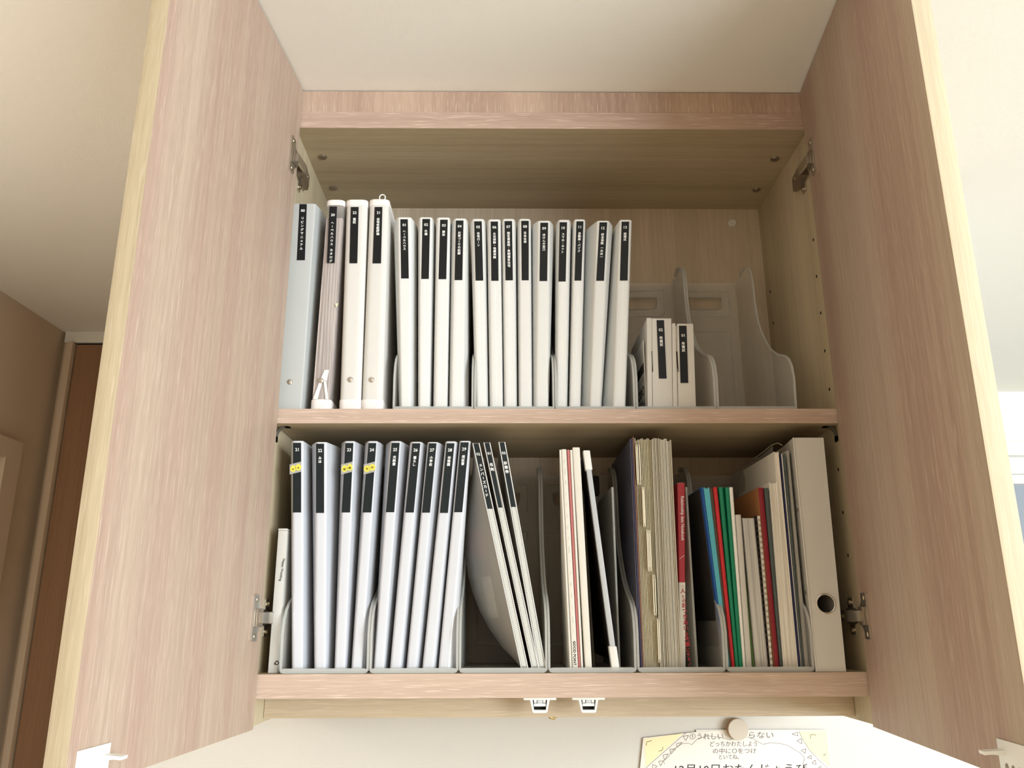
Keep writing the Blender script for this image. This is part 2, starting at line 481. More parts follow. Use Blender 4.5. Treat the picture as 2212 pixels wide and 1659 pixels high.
disc('cover_cap', (pc.x, D, pc.z), (0, -1, 0), .0085, .007, .003, 'cream_cloth', cab, 24)
# bent metal shelf supports under the shelf corners
for sx, x0, px in ((1, XL, 606), (-1, XR, 1799)):
    pts = []
    for k in range(9):
        a = math.pi / 2 * k / 8
        pts.append(V((x0 + sx * (.0012 + .012 * (1 - math.cos(a))), 0, ZM0 - .0012 - .014 * (1 - math.sin(a)))))
    pts = [V((x0 + sx * .0012, 0, ZM0 - .024))] + pts + [V((x0 + sx * .021, 0, ZM0 - .0012))]
    bm = bmesh.new(); ys = (.018, .031); rows = []
    for p in pts:
        rows.append([bm.verts.new((p.x, ys[0], p.z)), bm.verts.new((p.x, ys[1], p.z))])
    for a, b in zip(rows, rows[1:]): bm.faces.new((a[0], a[1], b[1], b[0]))
    bmesh.ops.solidify(bm, geom=list(bm.faces), thickness=.0012)
    from_bm('shelf_support', bm, 'steel_soft', cab, 50)

# doors
class Door:
    def __init__(s, H, ang, side):
        a = math.radians(ang); s.H = V(H); s.side = side
        s.d = V((-math.sin(a), -math.cos(a), 0)); s.n = V((math.cos(a), -math.sin(a), 0)) * side   # n: inner face normal
        s.fn = lambda q: s.H + s.d * q.x + s.n * q.y + V((0, 0, q.z))      # local: x along door, y out of inner face, z up
    def local(s, px, py):
        p = on_plane(px, py, s.H, s.n) - s.H
        return p.dot(s.d), p.z + s.H.z
ZD0, ZD1 = -.0712, ZC - .003
DOORS = {}
for key, H, ang, side in (('L', (-.0013, 0, 0), 4.6, 1), ('R', (.8483, 0, 0), 5.8, -1)):
    d = Door(H, ang, side); DOORS[key] = d
    o = box('door', .003, .4395, -.021, 0, ZD0, ZD1, 'door_wood', cab, bevel=.0008, fn=d.fn)
    d.o = o
    box('edge_band', .4395, .4405, -.0208, -.0002, ZD0 + .0003, ZD1 - .0003, 'cream_edge', o, bevel=.0003, fn=d.fn)
    # white catch plate near the lower free corner
    w = box('catch_plate', .374, .427, 0, .0018, -.0705, -.0370, 'white_plastic', o, bevel=.0006, fn=d.fn)
    bm = bmesh.new()
    prof = [(0, -.0052), (.012, -.0042), (.018, -.0048), (.0185, -.0018), (.012, -.0012), (0, -.0005)]
    bm_prism(bm, [d.fn(V((.376, y + .0018, -.0455 + z))) for y, z in prof], d.d * .012)
    from_bm('catch_hook', bm, 'white_plastic', o, 30)
    for sx in (.388, .400, .412):
        disc('catch_screw', d.fn(V((sx, .0018, -.060))), d.n, .0032, .0026, .0006, 'steel_dark', o, 14)
# hinges
def hinge(key, zc):
    d = DOORS[key]; sx = d.side; xw = XL if key == 'L' else XR
    # plate screwed to the door, necked like a real cup flange
    prof = [(.024, -.0295), (.026, -.031), (.042, -.031), (.044, -.0295), (.044, .0295), (.042, .031), (.026, .031), (.024, .0295), (.0235, .021), (.019, .016), (.013, .011), (.011, .005), (.011, -.005), (.013, -.011), (.019, -.016), (.0235, -.021)]
    bm = bmesh.new(); bm_prism(bm, [d.fn(V((a, 0.0, zc + b))) for a, b in prof], d.n * .003)
    h = from_bm('hinge', bm, 'steel', cab, 30)
    box('cup_rim', .014, .034, .003, .0058, zc - .0125, zc + .0125, 'steel_dark', h, bevel=.001, fn=d.fn)
    for zz in (-.0245, .0245): disc('screw', d.fn(V((.034, .003, zc + zz))), d.n, .0036, .003, .0009, 'nickel', h, 16)
    # knuckle arm bridging from the door to the carcass
    a0 = d.fn(V((.026, .007, zc)))
    e0 = V((xw + sx * .0175, .012, zc))
    ax = (e0 - a0); side_v = V((0, 0, 1)); th = ax.cross(side_v).normalized() * .0022
    bm = bmesh.new()
    q = [a0 - side_v * .0072 - th, a0 + side_v * .0072 - th, a0 + side_v * .0072 + th, a0 - side_v * .0072 + th]
    bm_prism(bm, q, ax)
    from_bm('link_arm', bm, 'steel', h)
    # arm body on the side wall
    bm = bmesh.new()
    prof = [(.010, .003), (.010, .0165), (.018, .0185), (.052, .0150), (.066, .0100), (.066, .003)]
    bm_prism(bm, [V((xw + sx * b, a, zc - .0085)) for a, b in prof], V((0, 0, .017)))
    from_bm('hinge_arm', bm, 'steel_dark', h, 30)
    # winged mounting plate with its two screws
    bm = bmesh.new()
    prof = [(.030, -.026), (.044, -.026), (.046, -.012), (.064, -.008), (.064, .008), (.046, .012), (.044, .026), (.030, .026), (.028, .012), (.012, .008), (.012, -.008), (.028, -.012)]
    bm_prism(bm, [V((xw + sx * .0001, a, zc + b)) for a, b in prof], V((sx * .0028, 0, 0)))
    from_bm('mounting_plate', bm, 'steel', h, 30)
    for zz in (-.019, .019): disc('plate_screw', (xw + sx * .0028, .037, zc + zz), (sx, 0, 0), .0042, .0036, .004, 'nickel', h, 16)
    disc('plate_screw', (xw + sx * .0165, .036, zc), (sx, 0, 0), .003, .003, .0022, 'nickel', h, 14)
hinge('L', .797); hinge('R', .797); hinge('L', .0757); hinge('R', .0757)

# push latches under the bottom board
def latch(px0):
    # px0: left end of flange in the photo
    y = .009; k = at(px0, 1511, y=y).x
    L_ = .0455; z1 = ZB - .0002
    fl = box('door_latch', k, k + L_, y - .002, y + .016, z1 - .0032, z1, 'white_plastic', cab, bevel=.0006)
    outer = [(.0085, 0), (.0125, -.0185), (.0140, -.0200), (.0315, -.0200), (.0330, -.0185), (.0370, 0)]
    inner = [(.0125, -.0030), (.0145, -.0165), (.0310, -.0165), (.0330, -.0030)]
    bm = bmesh.new()
    # housing: outer shell with an opening, built from four thick walls
    def quad(a, b, c, e): bm_prism(bm, [V((k + p[0], y - .001, z1 + p[1])) for p in (a, b, c, e)], V((0, .016, 0)))
    quad(outer[0], outer[1], inner[1], inner[0]); quad(inner[3], inner[2], outer[4], outer[5])
    quad(outer[2], outer[3], inner[2], inner[1]); quad(outer[1], outer[2], inner[1], (inner[1][0], inner[1][1]+.0003)); quad((inner[2][0], inner[2][1]+.0003), inner[2], outer[3], outer[4])
    quad(outer[0], inner[0], inner[3], outer[5])
    from_bm('housing', bm, 'white_plastic', fl)
    box('recess', k + .0125, k + .0332, y + .011, y + .0145, z1 - .0165, z1 - .003, 'dark_hole', fl)
    box('tongue', k + .0145, k + .0312, y + .001, y + .011, z1 - .0118, z1 - .0078, 'white_plastic', fl, bevel=.0006)
    for dx in (.0145, .0272): box('prong', k + dx, k + dx + .004, y + .002, y + .010, z1 - .0072, z1 - .003, 'white_plastic', fl, bevel=.0004)
    box('spring_block', k + .0193, k + .0265, y + .0005, y + .011, z1 - .0076, z1 - .0032, 'grey_plastic', fl, bevel=.0004)
latch(1131); latch(1236)
# small brass hook screwed behind the rail
pb = at(1197, 1553, y=.10)
hk = tube('brass_hook', [(pb.x + .010, .115, -.060), (pb.x + .006, .112, -.0665), (pb.x, .108, -.0705), (pb.x - .006, .106, -.0690), (pb.x - .0075, .105, -.0645)], .0022, 'brass', None, 10)
disc('base_plate', (pb.x + .010, .115, -.060), (0, 0, 1), .006, .006, .0277, 'brass', hk, 16)
tag(hk, 'small brass hook below the cupboard rail', 'hook')

# ------------------------------------------------------------------ file boxes of frosted plastic
SIDE_K = [(.001, .004), (-.003, .054), (.001, .074), (.009, .087), (.022, .097), (.038, .104), (.054, .110), (.067, .117), (.080, .125), (.092, .134), (.106, .148), (.119, .164),
        (.131, .181), (.140, .198), (.147, .221), (.150, .243), (.1515, .270), (.153, .290), (.158, .307), (.165, .316), (.175, .3225), (.187, .328), (.200, .331), (.213, .330), (.224, .327), (.252, .327), (.252, .004)]
SIDE = [(a, b * .985) for a, b in SIDE_K]
WB = .1238
def file_box(x0, z, y0, label, group):
    t = empty('file_box', (x0 + WB / 2, y0 + .125, z), label, 'file box', group)
    for s in (0, 1):
        xa = x0 if s == 0 else x0 + WB - .0022
        poly = [V((xa, y0 + a + .002, z + b)) for a, b in SIDE]
        sp = prism('side_panel', poly, (.0022, 0, 0), 'pp_box', t, 30)
        # thicker rim following the front curve
        rim = [V((xa + .0011, y0 + a + .0018, z + b)) for a, b in SIDE[:-2]]
        bm = bmesh.new(); rows = []
        for i, p in enumerate(rim):
            tt = (rim[min(i + 1, len(rim) - 1)] - rim[max(i - 1, 0)]).normalized()
            nn = V((0, -tt.z, tt.y)); 
            rows.append([bm.verts.new(p + V((-.0016, 0, 0)) - nn * 0), bm.verts.new(p + V((-.0016, 0, 0)) + nn * .0022), bm.verts.new(p + V((.0016, 0, 0)) + nn * .0022), bm.verts.new(p + V((.0016, 0, 0)))])
        for a, b in zip(rows, rows[1:]):
            for i in range(4): bm.faces.new((a[i], a[(i + 1) % 4], b[(i + 1) % 4], b[i]))
        bm.faces.new(rows[0]); bm.faces.new(rows[-1][::-1])
        from_bm('panel_rim', bm, 'pp_box_edge', sp, 40)
    # base tray with rounded front corners and a low front lip
    x1 = x0 + WB
    fr = [(x0 + .006, 0), (x1 - .006, 0), (x1 - .0015, .0015), (x1, .006), (x1 - .0022, .006), (x1 - .006, .0068), (x0 + .006, .0068), (x0 + .0022, .006), (x0, .006), (x0 + .0015, .0015)]
    prism('front_lip', [V((a, y0 - .0012, z + b + .0003)) for a, b in fr], (0, .0032, 0), 'pp_box_edge', t)
    box('base', x0 + .0022, x1 - .0022, y0 + .002, y0 + .254, z + .0003, z + .0026, 'pp_box', t)
    # back panel with a finger slot
    yb = y0 + .2545; zt = z + .322; bm = bmesh.new()
    c = x0 + WB / 2; sx0, sx1, sz0, sz1 = c - .036, c + .030, z + .266, z + .291
    xs0, xs1 = x0 + .0022, x1 - .0022
    slot = []
    r = .010
    for cx_, cz_, a0 in ((sx1 - .001, sz1, 0), ):
        pass
    inner = [(sx0, sz1), (sx1, sz1), (sx1, sz0 + r), (sx1 - .003, sz0 + .003), (sx1 - r, sz0), (sx0 + r, sz0), (sx0 + .003, sz0 + .003), (sx0, sz0 + r)]
    outer = [(xs0, zt), (xs1, zt), (xs1, sz0 + r), (xs1, z + .0026), (sx1 - r, z + .0026), (sx0 + r, z + .0026), (xs0, z + .0026), (xs0, sz0 + r)]
    for yy, flip in ((yb, False), (yb + .002, True)):
        vi = [bm.verts.new((a, yy, b)) for a, b in inner]; vo = [bm.verts.new((a, yy, b)) for a, b in outer]
        for i in range(8):
            f = (vi[i], vi[(i + 1) % 8], vo[(i + 1) % 8], vo[i])
            bm.faces.new(f)
        if not flip: A = (vi, vo)
    for i in range(8):
        bm.faces.new((A[0][i], A[0][(i + 1) % 8], vi[(i + 1) % 8], vi[i])); bm.faces.new((A[1][i], A[1][(i + 1) % 8], vo[(i + 1) % 8], vo[i]))
    bp = from_bm('back_panel', bm, 'pp_box', t)
    tube('slot_rim', [(a, yb - .0002, b) for a, b in inner], .0012, 'pp_box_edge', bp, 6, True)
    # raised moulded frame on the back panel
    fx0, fx1 = x0 + .016, x1 - .024
    tube('moulded_line', [(fx0, yb - .0001, z + .305), (fx1 + .006, yb - .0001, z + .305), (fx1 + .006, yb - .0001, z + .258), (fx1, yb - .0001, z + .252), (fx0, yb - .0001, z + .252)], .0008, 'pp_box_edge', bp, 5)
    tube('moulded_line', [(fx0, yb - .0001, z + .22), (fx1 + .004, yb - .0001, z + .22), (fx1 + .004, yb - .0001, z + .03), (fx0, yb - .0001, z + .03)], .0006, 'pp_box_edge', bp, 5, True)
    return t
ORD = ['first', 'second', 'third', 'fourth', 'fifth', 'sixth']
UBX = [.1690 + .1256 * i for i in range(5)]
LBX = [.0262 + .1256 * i for i in range(6)]
up_lab = ['leftmost frosted plastic file box of the upper shelf, holding white files 01 to 04',
          'second frosted plastic file box of the upper shelf, holding white files 05 to 09',
          'middle frosted plastic file box of the upper shelf, holding white files 10 to 13',
          'frosted plastic file box holding the two small postcard albums',
          'empty frosted plastic file box at the right end of the upper shelf']
lo_lab = ['leftmost frosted plastic file box of the bottom shelf, holding white files 21 to 24',
          'second frosted plastic file box of the bottom shelf, holding white files 25 to 29',
          'frosted plastic file box holding the three leaning card files',
          'frosted plastic file box holding thin booklets and a slide-bar file',
          'frosted plastic file box holding cream index dividers and a red notebook',
          'frosted plastic file box holding coloured notebooks beside the lever binder']
for x, l in zip(UBX, up_lab): file_box(x, ZM1, .016, l, 'frosted file boxes')
for x, l in zip(LBX, lo_lab): file_box(x, 0.0, .0055, l, 'frosted file boxes')

# ------------------------------------------------------------------ white files
def fillet(poly, rs):
    out = []
    n = len(poly)
    for i, p in enumerate(poly):
        r = rs[i]
        if not r: out.append(p); continue
        a = poly[i - 1]; b = poly[i + 1]
        u = (a - p); w = (b - p); ru = min(r, u.length * .45); rw = min(r, w.length * .45)
        p0 = p + u.normalized() * ru; p2 = p + w.normalized() * rw
        for k in range(4):
            t = k / 3; out.append(p0 * (1 - t) ** 2 + p * 2 * t * (1 - t) + p2 * t * t)
    return out
def offset_in(poly, th):
    out = []
    for i, p in enumerate(poly):
        a = poly[max(i - 1, 0)]; b = poly[min(i + 1, len(poly) - 1)]
        t = (b - a).normalized(); out.append(p + V((-t.y, t.x, 0)) * th)
    return out
def spine_frame(label, y, off):
    tl, tr, bl, br, yt, yb = label
    P = [at(tl, yt, y=y - off), at(tr, yt, y=y - off), at(br, yb, y=y - off), at(bl, yb, y=y - off)]
    return P
def put_label(parent, lab, yf, num, txt, tape='black_tape', dz=.0004, nsize=.0066, csize=.0050, pitch=.0053, n_off=.0105, t_off=.0222):
    P = spine_frame(lab, yf, dz)
    bm = bmesh.new()
    bm_prism(bm, P[::-1], V((0, dz * .8, 0)))
    o = from_bm('spine_label', bm, tape, parent)
    ux = (P[1] - P[0]); ux = ux.normalized(); dn = ((P[3] + P[2]) / 2 - (P[0] + P[1]) / 2).normalized()
    uz = -dn; top = (P[0] + P[1]) / 2 + V((0, -.00015, 0))
    L = Letters()
    L.add(num, top + dn * n_off, ux, uz, nsize, .022)
    if txt: vertical(L, txt, top + dn * t_off, ux, uz, csize, pitch, .03)
    L.build('text_white', o)
    return o
def box_limits(x, upper):
    for b in (UBX if upper else LBX):
        if b - .004 <= x <= b + WB + .004: return (b + .0045, b + WB - .0045)
    return (-9, 9)
def clampx(a, b, lim):
    a2 = min(max(a, lim[0]), lim[1] - .003); b2 = max(min(b, lim[1]), lim[0] + .003)
    return a2, max(b2, a2 + .002)
def white_file(name, label, group, z0, z1, yf, top, ytop, drops, bot, ybot, lab, num, txt, k_depth, coverm='pp_white', depth=.235, tape='black_tape', dots=False, txtkw={}):
    """U-shaped folded cover with leaves inside; top/bot = pixel columns of outer-left, spine-left, spine-right, outer-right"""
    dL, dR = drops[0] / k_depth, drops[1] / k_depth
    ys = [yf + dL, yf, yf, yf + dR]
    if len(bot) == 2:
        f = [(v - top[0]) / (top[3] - top[0]) for v in top]
        bot = [bot[0] + (bot[1] - bot[0]) * k for k in f]
    dr = [drops[0], 0, 0, drops[1]]
    lines = [Line((t, ytop + q), (b, ybot), y) for t, b, y, q in zip(top, bot, ys, dr)]
    cx = (lines[1](z0) + lines[2](z0)) / 2
    t = empty(name, (cx, yf + depth / 2, z0), label, 'file', group)
    lim = box_limits(cx, z0 > .3)
    rows_o = []; rows_i = []
    for z in (z0, z1):
        x = [l(z) for l in lines]; r0, r3 = clampx(x[0], x[3], lim)
        base = [V((r0, yf + depth, z)), V((r0, yf + .10, z)), V((x[0], ys[0], z)), V((x[1], yf, z)), V((x[2], yf, z)), V((x[3], ys[3], z)), V((r3, yf + .10, z)), V((r3, yf + depth, z))]
        fl = fillet(base, (0, 0, .012, .004, .004, .012, 0, 0))
        rows_o.append(fl); rows_i.append(offset_in(fl, .0011))
    bm = bmesh.new(); n = len(rows_o[0])
    o0 = [bm.verts.new(p) for p in rows_o[0]]; o1 = [bm.verts.new(p) for p in rows_o[1]]
    i0 = [bm.verts.new(p) for p in rows_i[0]]; i1 = [bm.verts.new(p) for p in rows_i[1]]
    for k in range(n - 1):
        bm.faces.new((o0[k], o0[k + 1], o1[k + 1], o1[k])); bm.faces.new((i0[k + 1], i0[k], i1[k], i1[k + 1]))
        bm.faces.new((o1[k], o1[k + 1], i1[k + 1], i1[k])); bm.faces.new((o0[k + 1], o0[k], i0[k], i0[k + 1]))
    for k in (0, n - 1): bm.faces.new((o0[k], o1[k], i1[k], i0[k]))
    c = from_bm('cover', bm, coverm, t, 25)
    wn = c.modifiers.new('weighted_normal', 'WEIGHTED_NORMAL'); wn.keep_sharp = True
    # leaves
    zz0, zz1 = z0 + .002, z1 - .004
    secs = []
    for z in (zz0, zz1):
        x = [l(z) for l in lines]; yy = max(yf + max(dL, dR, .008) + .004, yf + .03)
        r0, r3 = clampx(x[0], x[3], lim); e = min(.003, (x[3] - x[0]) * .2, (r3 - r0) * .3)
        k_ = (yy - yf) / .10; f0, f3 = x[0] + (r0 - x[0]) * k_ * .7, x[3] + (r3 - x[3]) * k_ * .7
        secs.append([V((max(f0, r0) + e, yf + .101, z)), V((min(f3, r3) - e, yf + .101, z)), V((r3 - e, yf + depth - .006, z)), V((r0 + e, yf + depth - .006, z))])
    loft('leaves', secs, 'page_edges', t, None)
    if lab: put_label(t, lab, yf, num, txt, tape, **txtkw)
    if dots and lab:
        tl, tr, bl, br, yt, yb_ = lab
        A = at(bl, yb_ + 2, y=yf - .0002); B = at(br, yb_ + 2, y=yf - .0002)
        m1 = lines[1]; m2 = lines[2]
        zc_ = z0 + .012
        midb = (m1(zc_) + m2(zc_)) / 2; hw = (B.x - A.x) / 2 * .62
        mt_ = (m1(A.z) + m2(A.z)) / 2
        P = [V((mt_ - hw, yf - .0002, A.z)), V((mt_ + hw, yf - .0002, A.z)), V((midb + hw, yf - .0002, zc_)), V((midb - hw, yf - .0002, zc_))]
        H = (A.z - zc_) / .0042
        mesh('weld_strip', P, [(3, 2, 1, 0)], 'weld_dots_faint', c, uvs=[(0, H), (2, H), (2, 0), (0, 0)])
    return t

YU = .0215
UP = [
 ('01', 'ヘーベルハウス', [847.6, 859.5, 888, 901], 469.5, (13, 14), [861, 866, 886.5, 900], [864.8, 880.9, 866.5, 883, 473.6, 601.5], 0),
 ('02', '外構', [902.5, 906.5, 933, 941], 469.5, (11, 11), [902.4, 905, 927, 932.5], [912.5, 929, 910, 926.3, 473, 602.5], 1),
 ('03', '解体', [941.6, 945, 971, 973.3], 470, (4, 4), [935.2, 967], [950.9, 967.2, 947.4, 964, 474.5, 603], 1),
 ('04', 'お家づくりの記録', [974, 982, 1006, 1013], 472, (9, 9), [968.4, 974, 1000, 1012], [985, 1001.2, 982, 998.7, 476.3, 605], 1),
 ('05', '住宅ローン', [1015, 1021, 1044, 1050.6], 473, (7, 7), [1026.5, 1030, 1051, 1056], [1024.4, 1040.6, 1027.4, 1043.9, 478, 606], 1),
 ('06', '火災保険・地震保険', [1051.8, 1056, 1080, 1082.4], 474, (5, 4), [1057, 1087.3], [1060, 1075.7, 1061.4, 1077, 478.5, 606.5], 1),
 ('07', '固定資産税・長期優良住宅', [1082.8, 1086.6, 1110, 1114.8], 473, (6, 6), [1088, 1118], [1090, 1106, 1092, 1108, 477.5, 605.5], 1),
 ('08', '日本生命', [1115.8, 1122, 1144, 1147.5], 473, (9, 4), [1119, 1123, 1147, 1150], [1126, 1142.2, 1127, 1142.2, 477, 605.5], 0),
 ('09', 'ほけんの窓口', [1148.7, 1163, 1188, 1198.7], 477, (8, 11), [1150.4, 1158, 1184, 1186], [1167.3, 1184, 1165.4, 1182, 481, 607], 0),
 ('10', 'スマホ・ネット', [1200, 1207, 1230, 1234.2], 475, (8, 6), [1198.7, 1202, 1223, 1226.5], [1209, 1225, 1206.3, 1222, 480, 608], 1),
 ('11', '自動車・バイク', [1234.8, 1241, 1263, 1265.2], 474, (10, 5), [1227.7, 1231, 1253, 1254.6], [1245.2, 1260.4, 1241, 1255.7, 478, 606], 1),
 ('12', '終身保険 (みほ)', [1265.8, 1291, 1315, 1324.7], 477, (16, 10), [1255, 1275, 1297, 1299.8], [1295, 1311.6, 1288, 1304.7, 480.3, 606.5], 0),
 ('13', '結婚式', [1325.7, 1339, 1363.5, 1365.8], 475, (16, 4), [1301, 1325.4, 1350, 1351.5], [1342.8, 1359.2, 1339, 1355.7, 478.7, 606], 1),
]
UPL = ['leftmost', 'second', 'third', 'fourth', 'fifth', 'sixth', 'seventh, middle', 'eighth', 'ninth', 'tenth', 'eleventh', 'wide twelfth', 'rightmost']
def topz(px, py, y): return at(px, py, y=y).z
for num, txt, top, yt, dr, bot, lab, dots in UP:
    z1 = topz((top[1] + top[2]) / 2, yt, YU)
    white_file('white_file', '%s numbered white file on the upper shelf, black label %s' % (UPL[int(num) - 1], num), 'white files on the upper shelf',
               ZM1 + .003, z1, YU, top, yt, dr, bot, 881, lab, num, txt, 490., dots=bool(dots))
YL = .0125
LO = [
 ('21', '', [626, 632, 655, 670], 952.5, (3, 7), [629.5, 631.5, 653.6, 673], [632.9, 650.4, 632.3, 650.4, 956.5, 1107]),
 ('22', 'みほ', [671.4, 683, 705, 733], 955, (5, 8), [678, 680, 703, 721], [682.7, 700, 682.3, 700, 958.5, 1108]),
 ('23', '', [736, 745, 766, 785.5], 953, (4, 7), [722, 723, 745, 757], [746, 763.4, 737.8, 756.2, 957, 1107]),
 ('24', '', [787, 795, 815, 830], 953, (4, 6), [758, 760, 781, 793], [796, 812.9, 783, 802, 957, 1107]),
 ('25', '光熱費', [831.8, 844, 866, 883.6], 953, (6, 7), [806, 808, 829, 840.5], [846, 863.4, 833.5, 851.5, 956.5, 1106.5]),
 ('26', '暮らし', [884.4, 889, 910, 921.3], 954.5, (2, 5), [841.6, 843.5, 865, 876.5], [890.5, 908, 875.4, 893.8, 957.5, 1107]),
 ('27', '小学校', [922.7, 925, 945, 960.3], 955, (2, 5), [877, 879, 899, 911], [926.3, 943, 911.4, 928.8, 957.5, 1107.5]),
 ('28', '幼稚園', [961.5, 963.5, 985, 990.5], 953.5, (2, 3), [911.4, 913, 936, 945], [965, 981.7, 950.2, 967.6, 957.5, 1108]),
 ('29', '保証書', [992, 994, 1015, 1018.5], 952.5, (1.5, 2), [946, 948, 972, 985], [995, 1012.7, 980.9, 998.7, 955.5, 1106.5]),
]
LOL = ['leftmost', 'wide second', 'third', 'fourth', 'fifth, middle', 'sixth', 'seventh', 'eighth', 'rightmost']
for num, txt, top, yt, dr, bot, lab in LO:
    z1 = topz((top[1] + top[2]) / 2, yt, YL)
    stick = '' if txt else ' with lemon sticker'
    f = white_file('white_file', '%s glossy white file on the bottom shelf, label %s%s' % (LOL[int(num) - 21], num, stick), 'white files on the bottom shelf',
               .003, z1, YL, top, yt, dr, bot, 1444, lab, num, txt, 200., coverm='pp_cool', tape='teal_tape')
    if not txt:
        # grey washi sticker with two lemons across the label
        tl, tr, bl, br, y0, y1 = lab
        k = (997 - y0) / (y1 - y0); xl = tl + (bl - tl) * k; xr = tr + (br - tr) * k
        w0 = xl - 7
        P = [at(w0, 1003.5, y=YL - .0006), at(xr, 997, y=YL - .0006), at(xr, 1019, y=YL - .0006), at(w0, 1025, y=YL - .0006)]
        bm = bmesh.new(); bm_prism(bm, P[::-1], V((0, .0002, 0)))
        st = from_bm('sticker', bm, 'washi', f)
        for j, (dx, dy) in enumerate(((.30, 1.5), (.76, -1.5))):
            c = at(w0 + (xr - w0) * dx, 1011 + dy, y=YL - .00075)
            if num == '24':
                bm = bmesh.new()
                for q in range(10):
                    a = math.radians(q * 36)
                    tip = c + V((math.cos(a), 0, math.sin(a))) * .0050; sd = V((-math.sin(a), 0, math.cos(a))) * .0013
                    bm_prism(bm, [c - sd * .3, tip - sd, tip + sd, c + sd * .3], V((0, .0001, 0)))
                from_bm('lemon_print', bm, 'lemon', st)
                disc('lemon_core', c + V((0, -.0001, 0)), (0, -1, 0), .0012, .0012, .0001, 'lemon_dark', st, 10)
            else:
                bm = bmesh.new()
                pts = [c + V((math.cos(a) * .0044, 0, math.sin(a) * .0050 + (.0008 if k == 4 else 0))) for k, a in enumerate([2 * math.pi * i / 16 for i in range(16)])]
                bm_prism(bm, pts, V((0, .0001, 0))); from_bm('lemon_print', bm, 'lemon', st)
                disc('lemon_core', c + V((0, -.0001, -.0008)), (0, -1, 0), .0013 if num == '21' else .0021, .0013, .0001, 'lemon_dark', st, 12)

# ------------------------------------------------------------------ four ring files at the left of the upper shelf
def block_file(name, label, topx, ytop, botx, ybot, z0, yf, depth, material, lab, num, txt, group, chamfer=0., drop=0., cat='file', parts=True, capm='cap_cloth'):
    l0 = Line((topx[0], ytop), (botx[0], ybot), yf); l1 = Line((topx[1], ytop), (botx[1], ybot), yf)
    z1 = at(sum(topx) / 2, ytop, y=yf).z
    t = empty(name, ((l0(z0) + l1(z0)) / 2, yf + depth / 2, z0), label, cat, group)
    return t, l0, l1, z1
Z0 = ZM1 + .0004
GRP = 'ring files at the left end of the upper shelf'
# 00 grey soft binder
t = empty('grey_binder', (.02, .13, Z0), 'translucent grey ring binder labelled 00 against the left cupboard wall', 'file', GRP)
yf = .012; z1 = at(660, 440, y=yf).z
lR = Line((681.5, 440), (651, 881), yf); lS = Line((699, 455), (664, 881), yf + .030)
secs = []
for z in (Z0, z1):
    base = [V((XL + .002, yf + .235, z)), V((XL + .002, yf, z)), V((lR(z), yf, z)), V((lS(z), yf + .030, z)), V((lS(z), yf + .235, z))]
    fl = fillet(base, (0, .003, .004, .008, 0)); secs.append(fl)
loft('cover', secs, 'pp_grey', t, 30)
disc('rivet', at(626, 825, y=yf), (0, -1, 0), .0046, .004, .002, 'steel', t, 20, 3)
put_label(t, [647, 662.8, 641, 658.5, 440.8, 562], yf, '00', 'リビングマニュアル', n_off=.012, t_off=.026, csize=.0052, pitch=.0068)
# 20 clear binder with papers, 22 and 21 cream binders
def cap_binder(name, label, top, bot, ytop, lab, num, txt, clear=False, rivet=None, ctop=15, textkw={}):
    yf = .014; dep = .235
    l0 = Line((top[0], ytop + 16), (bot[0], 872), yf); l1 = Line((top[1], ytop + 16), (bot[1], 872), yf)
    z1 = at((top[0] + top[1]) / 2, ytop, y=yf).z; zc1 = at((top[0] + top[1]) / 2, ytop + ctop, y=yf).z
    zb1 = at((bot[0] + bot[1]) / 2, 863, y=yf).z
    t = empty(name, ((l0(Z0) + l1(Z0)) / 2, yf + dep / 2, Z0), label, 'file', GRP)
    def sec(z, e=0., d=0.):
        return fillet([V((l0(z) - e, yf + dep, z)), V((l0(z) - e, yf - d + .004, z)), V((l0(z) + .006, yf - d, z)), V((l1(z) - .006, yf - d, z)), V((l1(z) + e, yf - d + .004, z)), V((l1(z) + e, yf + dep, z))], (0, .003, .004, .004, .003, 0))
    if clear:
        body = loft('cover', [sec(Z0 + .002), sec(z1 - .002)], 'clear_sheet', t, 30)
        zt = at(715, 469.5, y=yf).z
        secs = [[V((l0(z) + .0015, yf + .0025, z)), V((l1(z) - .0015, yf + .0025, z)), V((l1(z) - .0015, yf + dep - .01, z)), V((l0(z) + .0015, yf + dep - .01, z))] for z in (Z0 + .004, zt)]
        loft('papers', secs, 'sheet_edges', t, None)
        # white pull strap in the lower part
        q = lambda x, y: at(x, y, y=yf - .0004)
        bm = bmesh.new()
        for poly in ([(701, 799), (710.5, 799), (706, 823), (691, 822)], [(691, 822), (697, 822), (686, 862), (676, 862)], [(699, 822), (704.5, 822), (709, 862), (703, 862)]):
            bm_prism(bm, [q(*p) for p in poly][::-1], V((0, .0003, 0)))
        from_bm('strap', bm, 'cap_cloth', t)
        bm = bmesh.new(); bm_prism(bm, [q(x, y) for x, y in ((731, 655), (727, 664), (723.5, 656))], V((0, .0003, 0)))
        from_bm('paper_scrap', bm, 'cream_card', t)
    else:
        body = loft('cover', [sec(Z0 + .002), sec(z1 - .001)], 'cream_cloth', t, 30)
    loft('top_cap', [sec(zc1, .0006, .0006), sec(z1 - .002, .0006, .0006), sec(z1, -.0015, -.002)], 'cap_cloth', t, 40)
    loft('bottom_cap', [sec(Z0, -.0005, .0004), sec(Z0 + .002, .0008, .0014), sec(zb1, .0008, .0012)], 'cap_cloth', t, 40)
    if rivet: disc('rivet', at(*rivet, y=yf - .0004), (0, -1, 0), .0046, .004, .0022, 'steel', t, 20, 3)
    put_label(t, lab, yf - .0008, num, txt, **textkw)
    return t, yf, z1
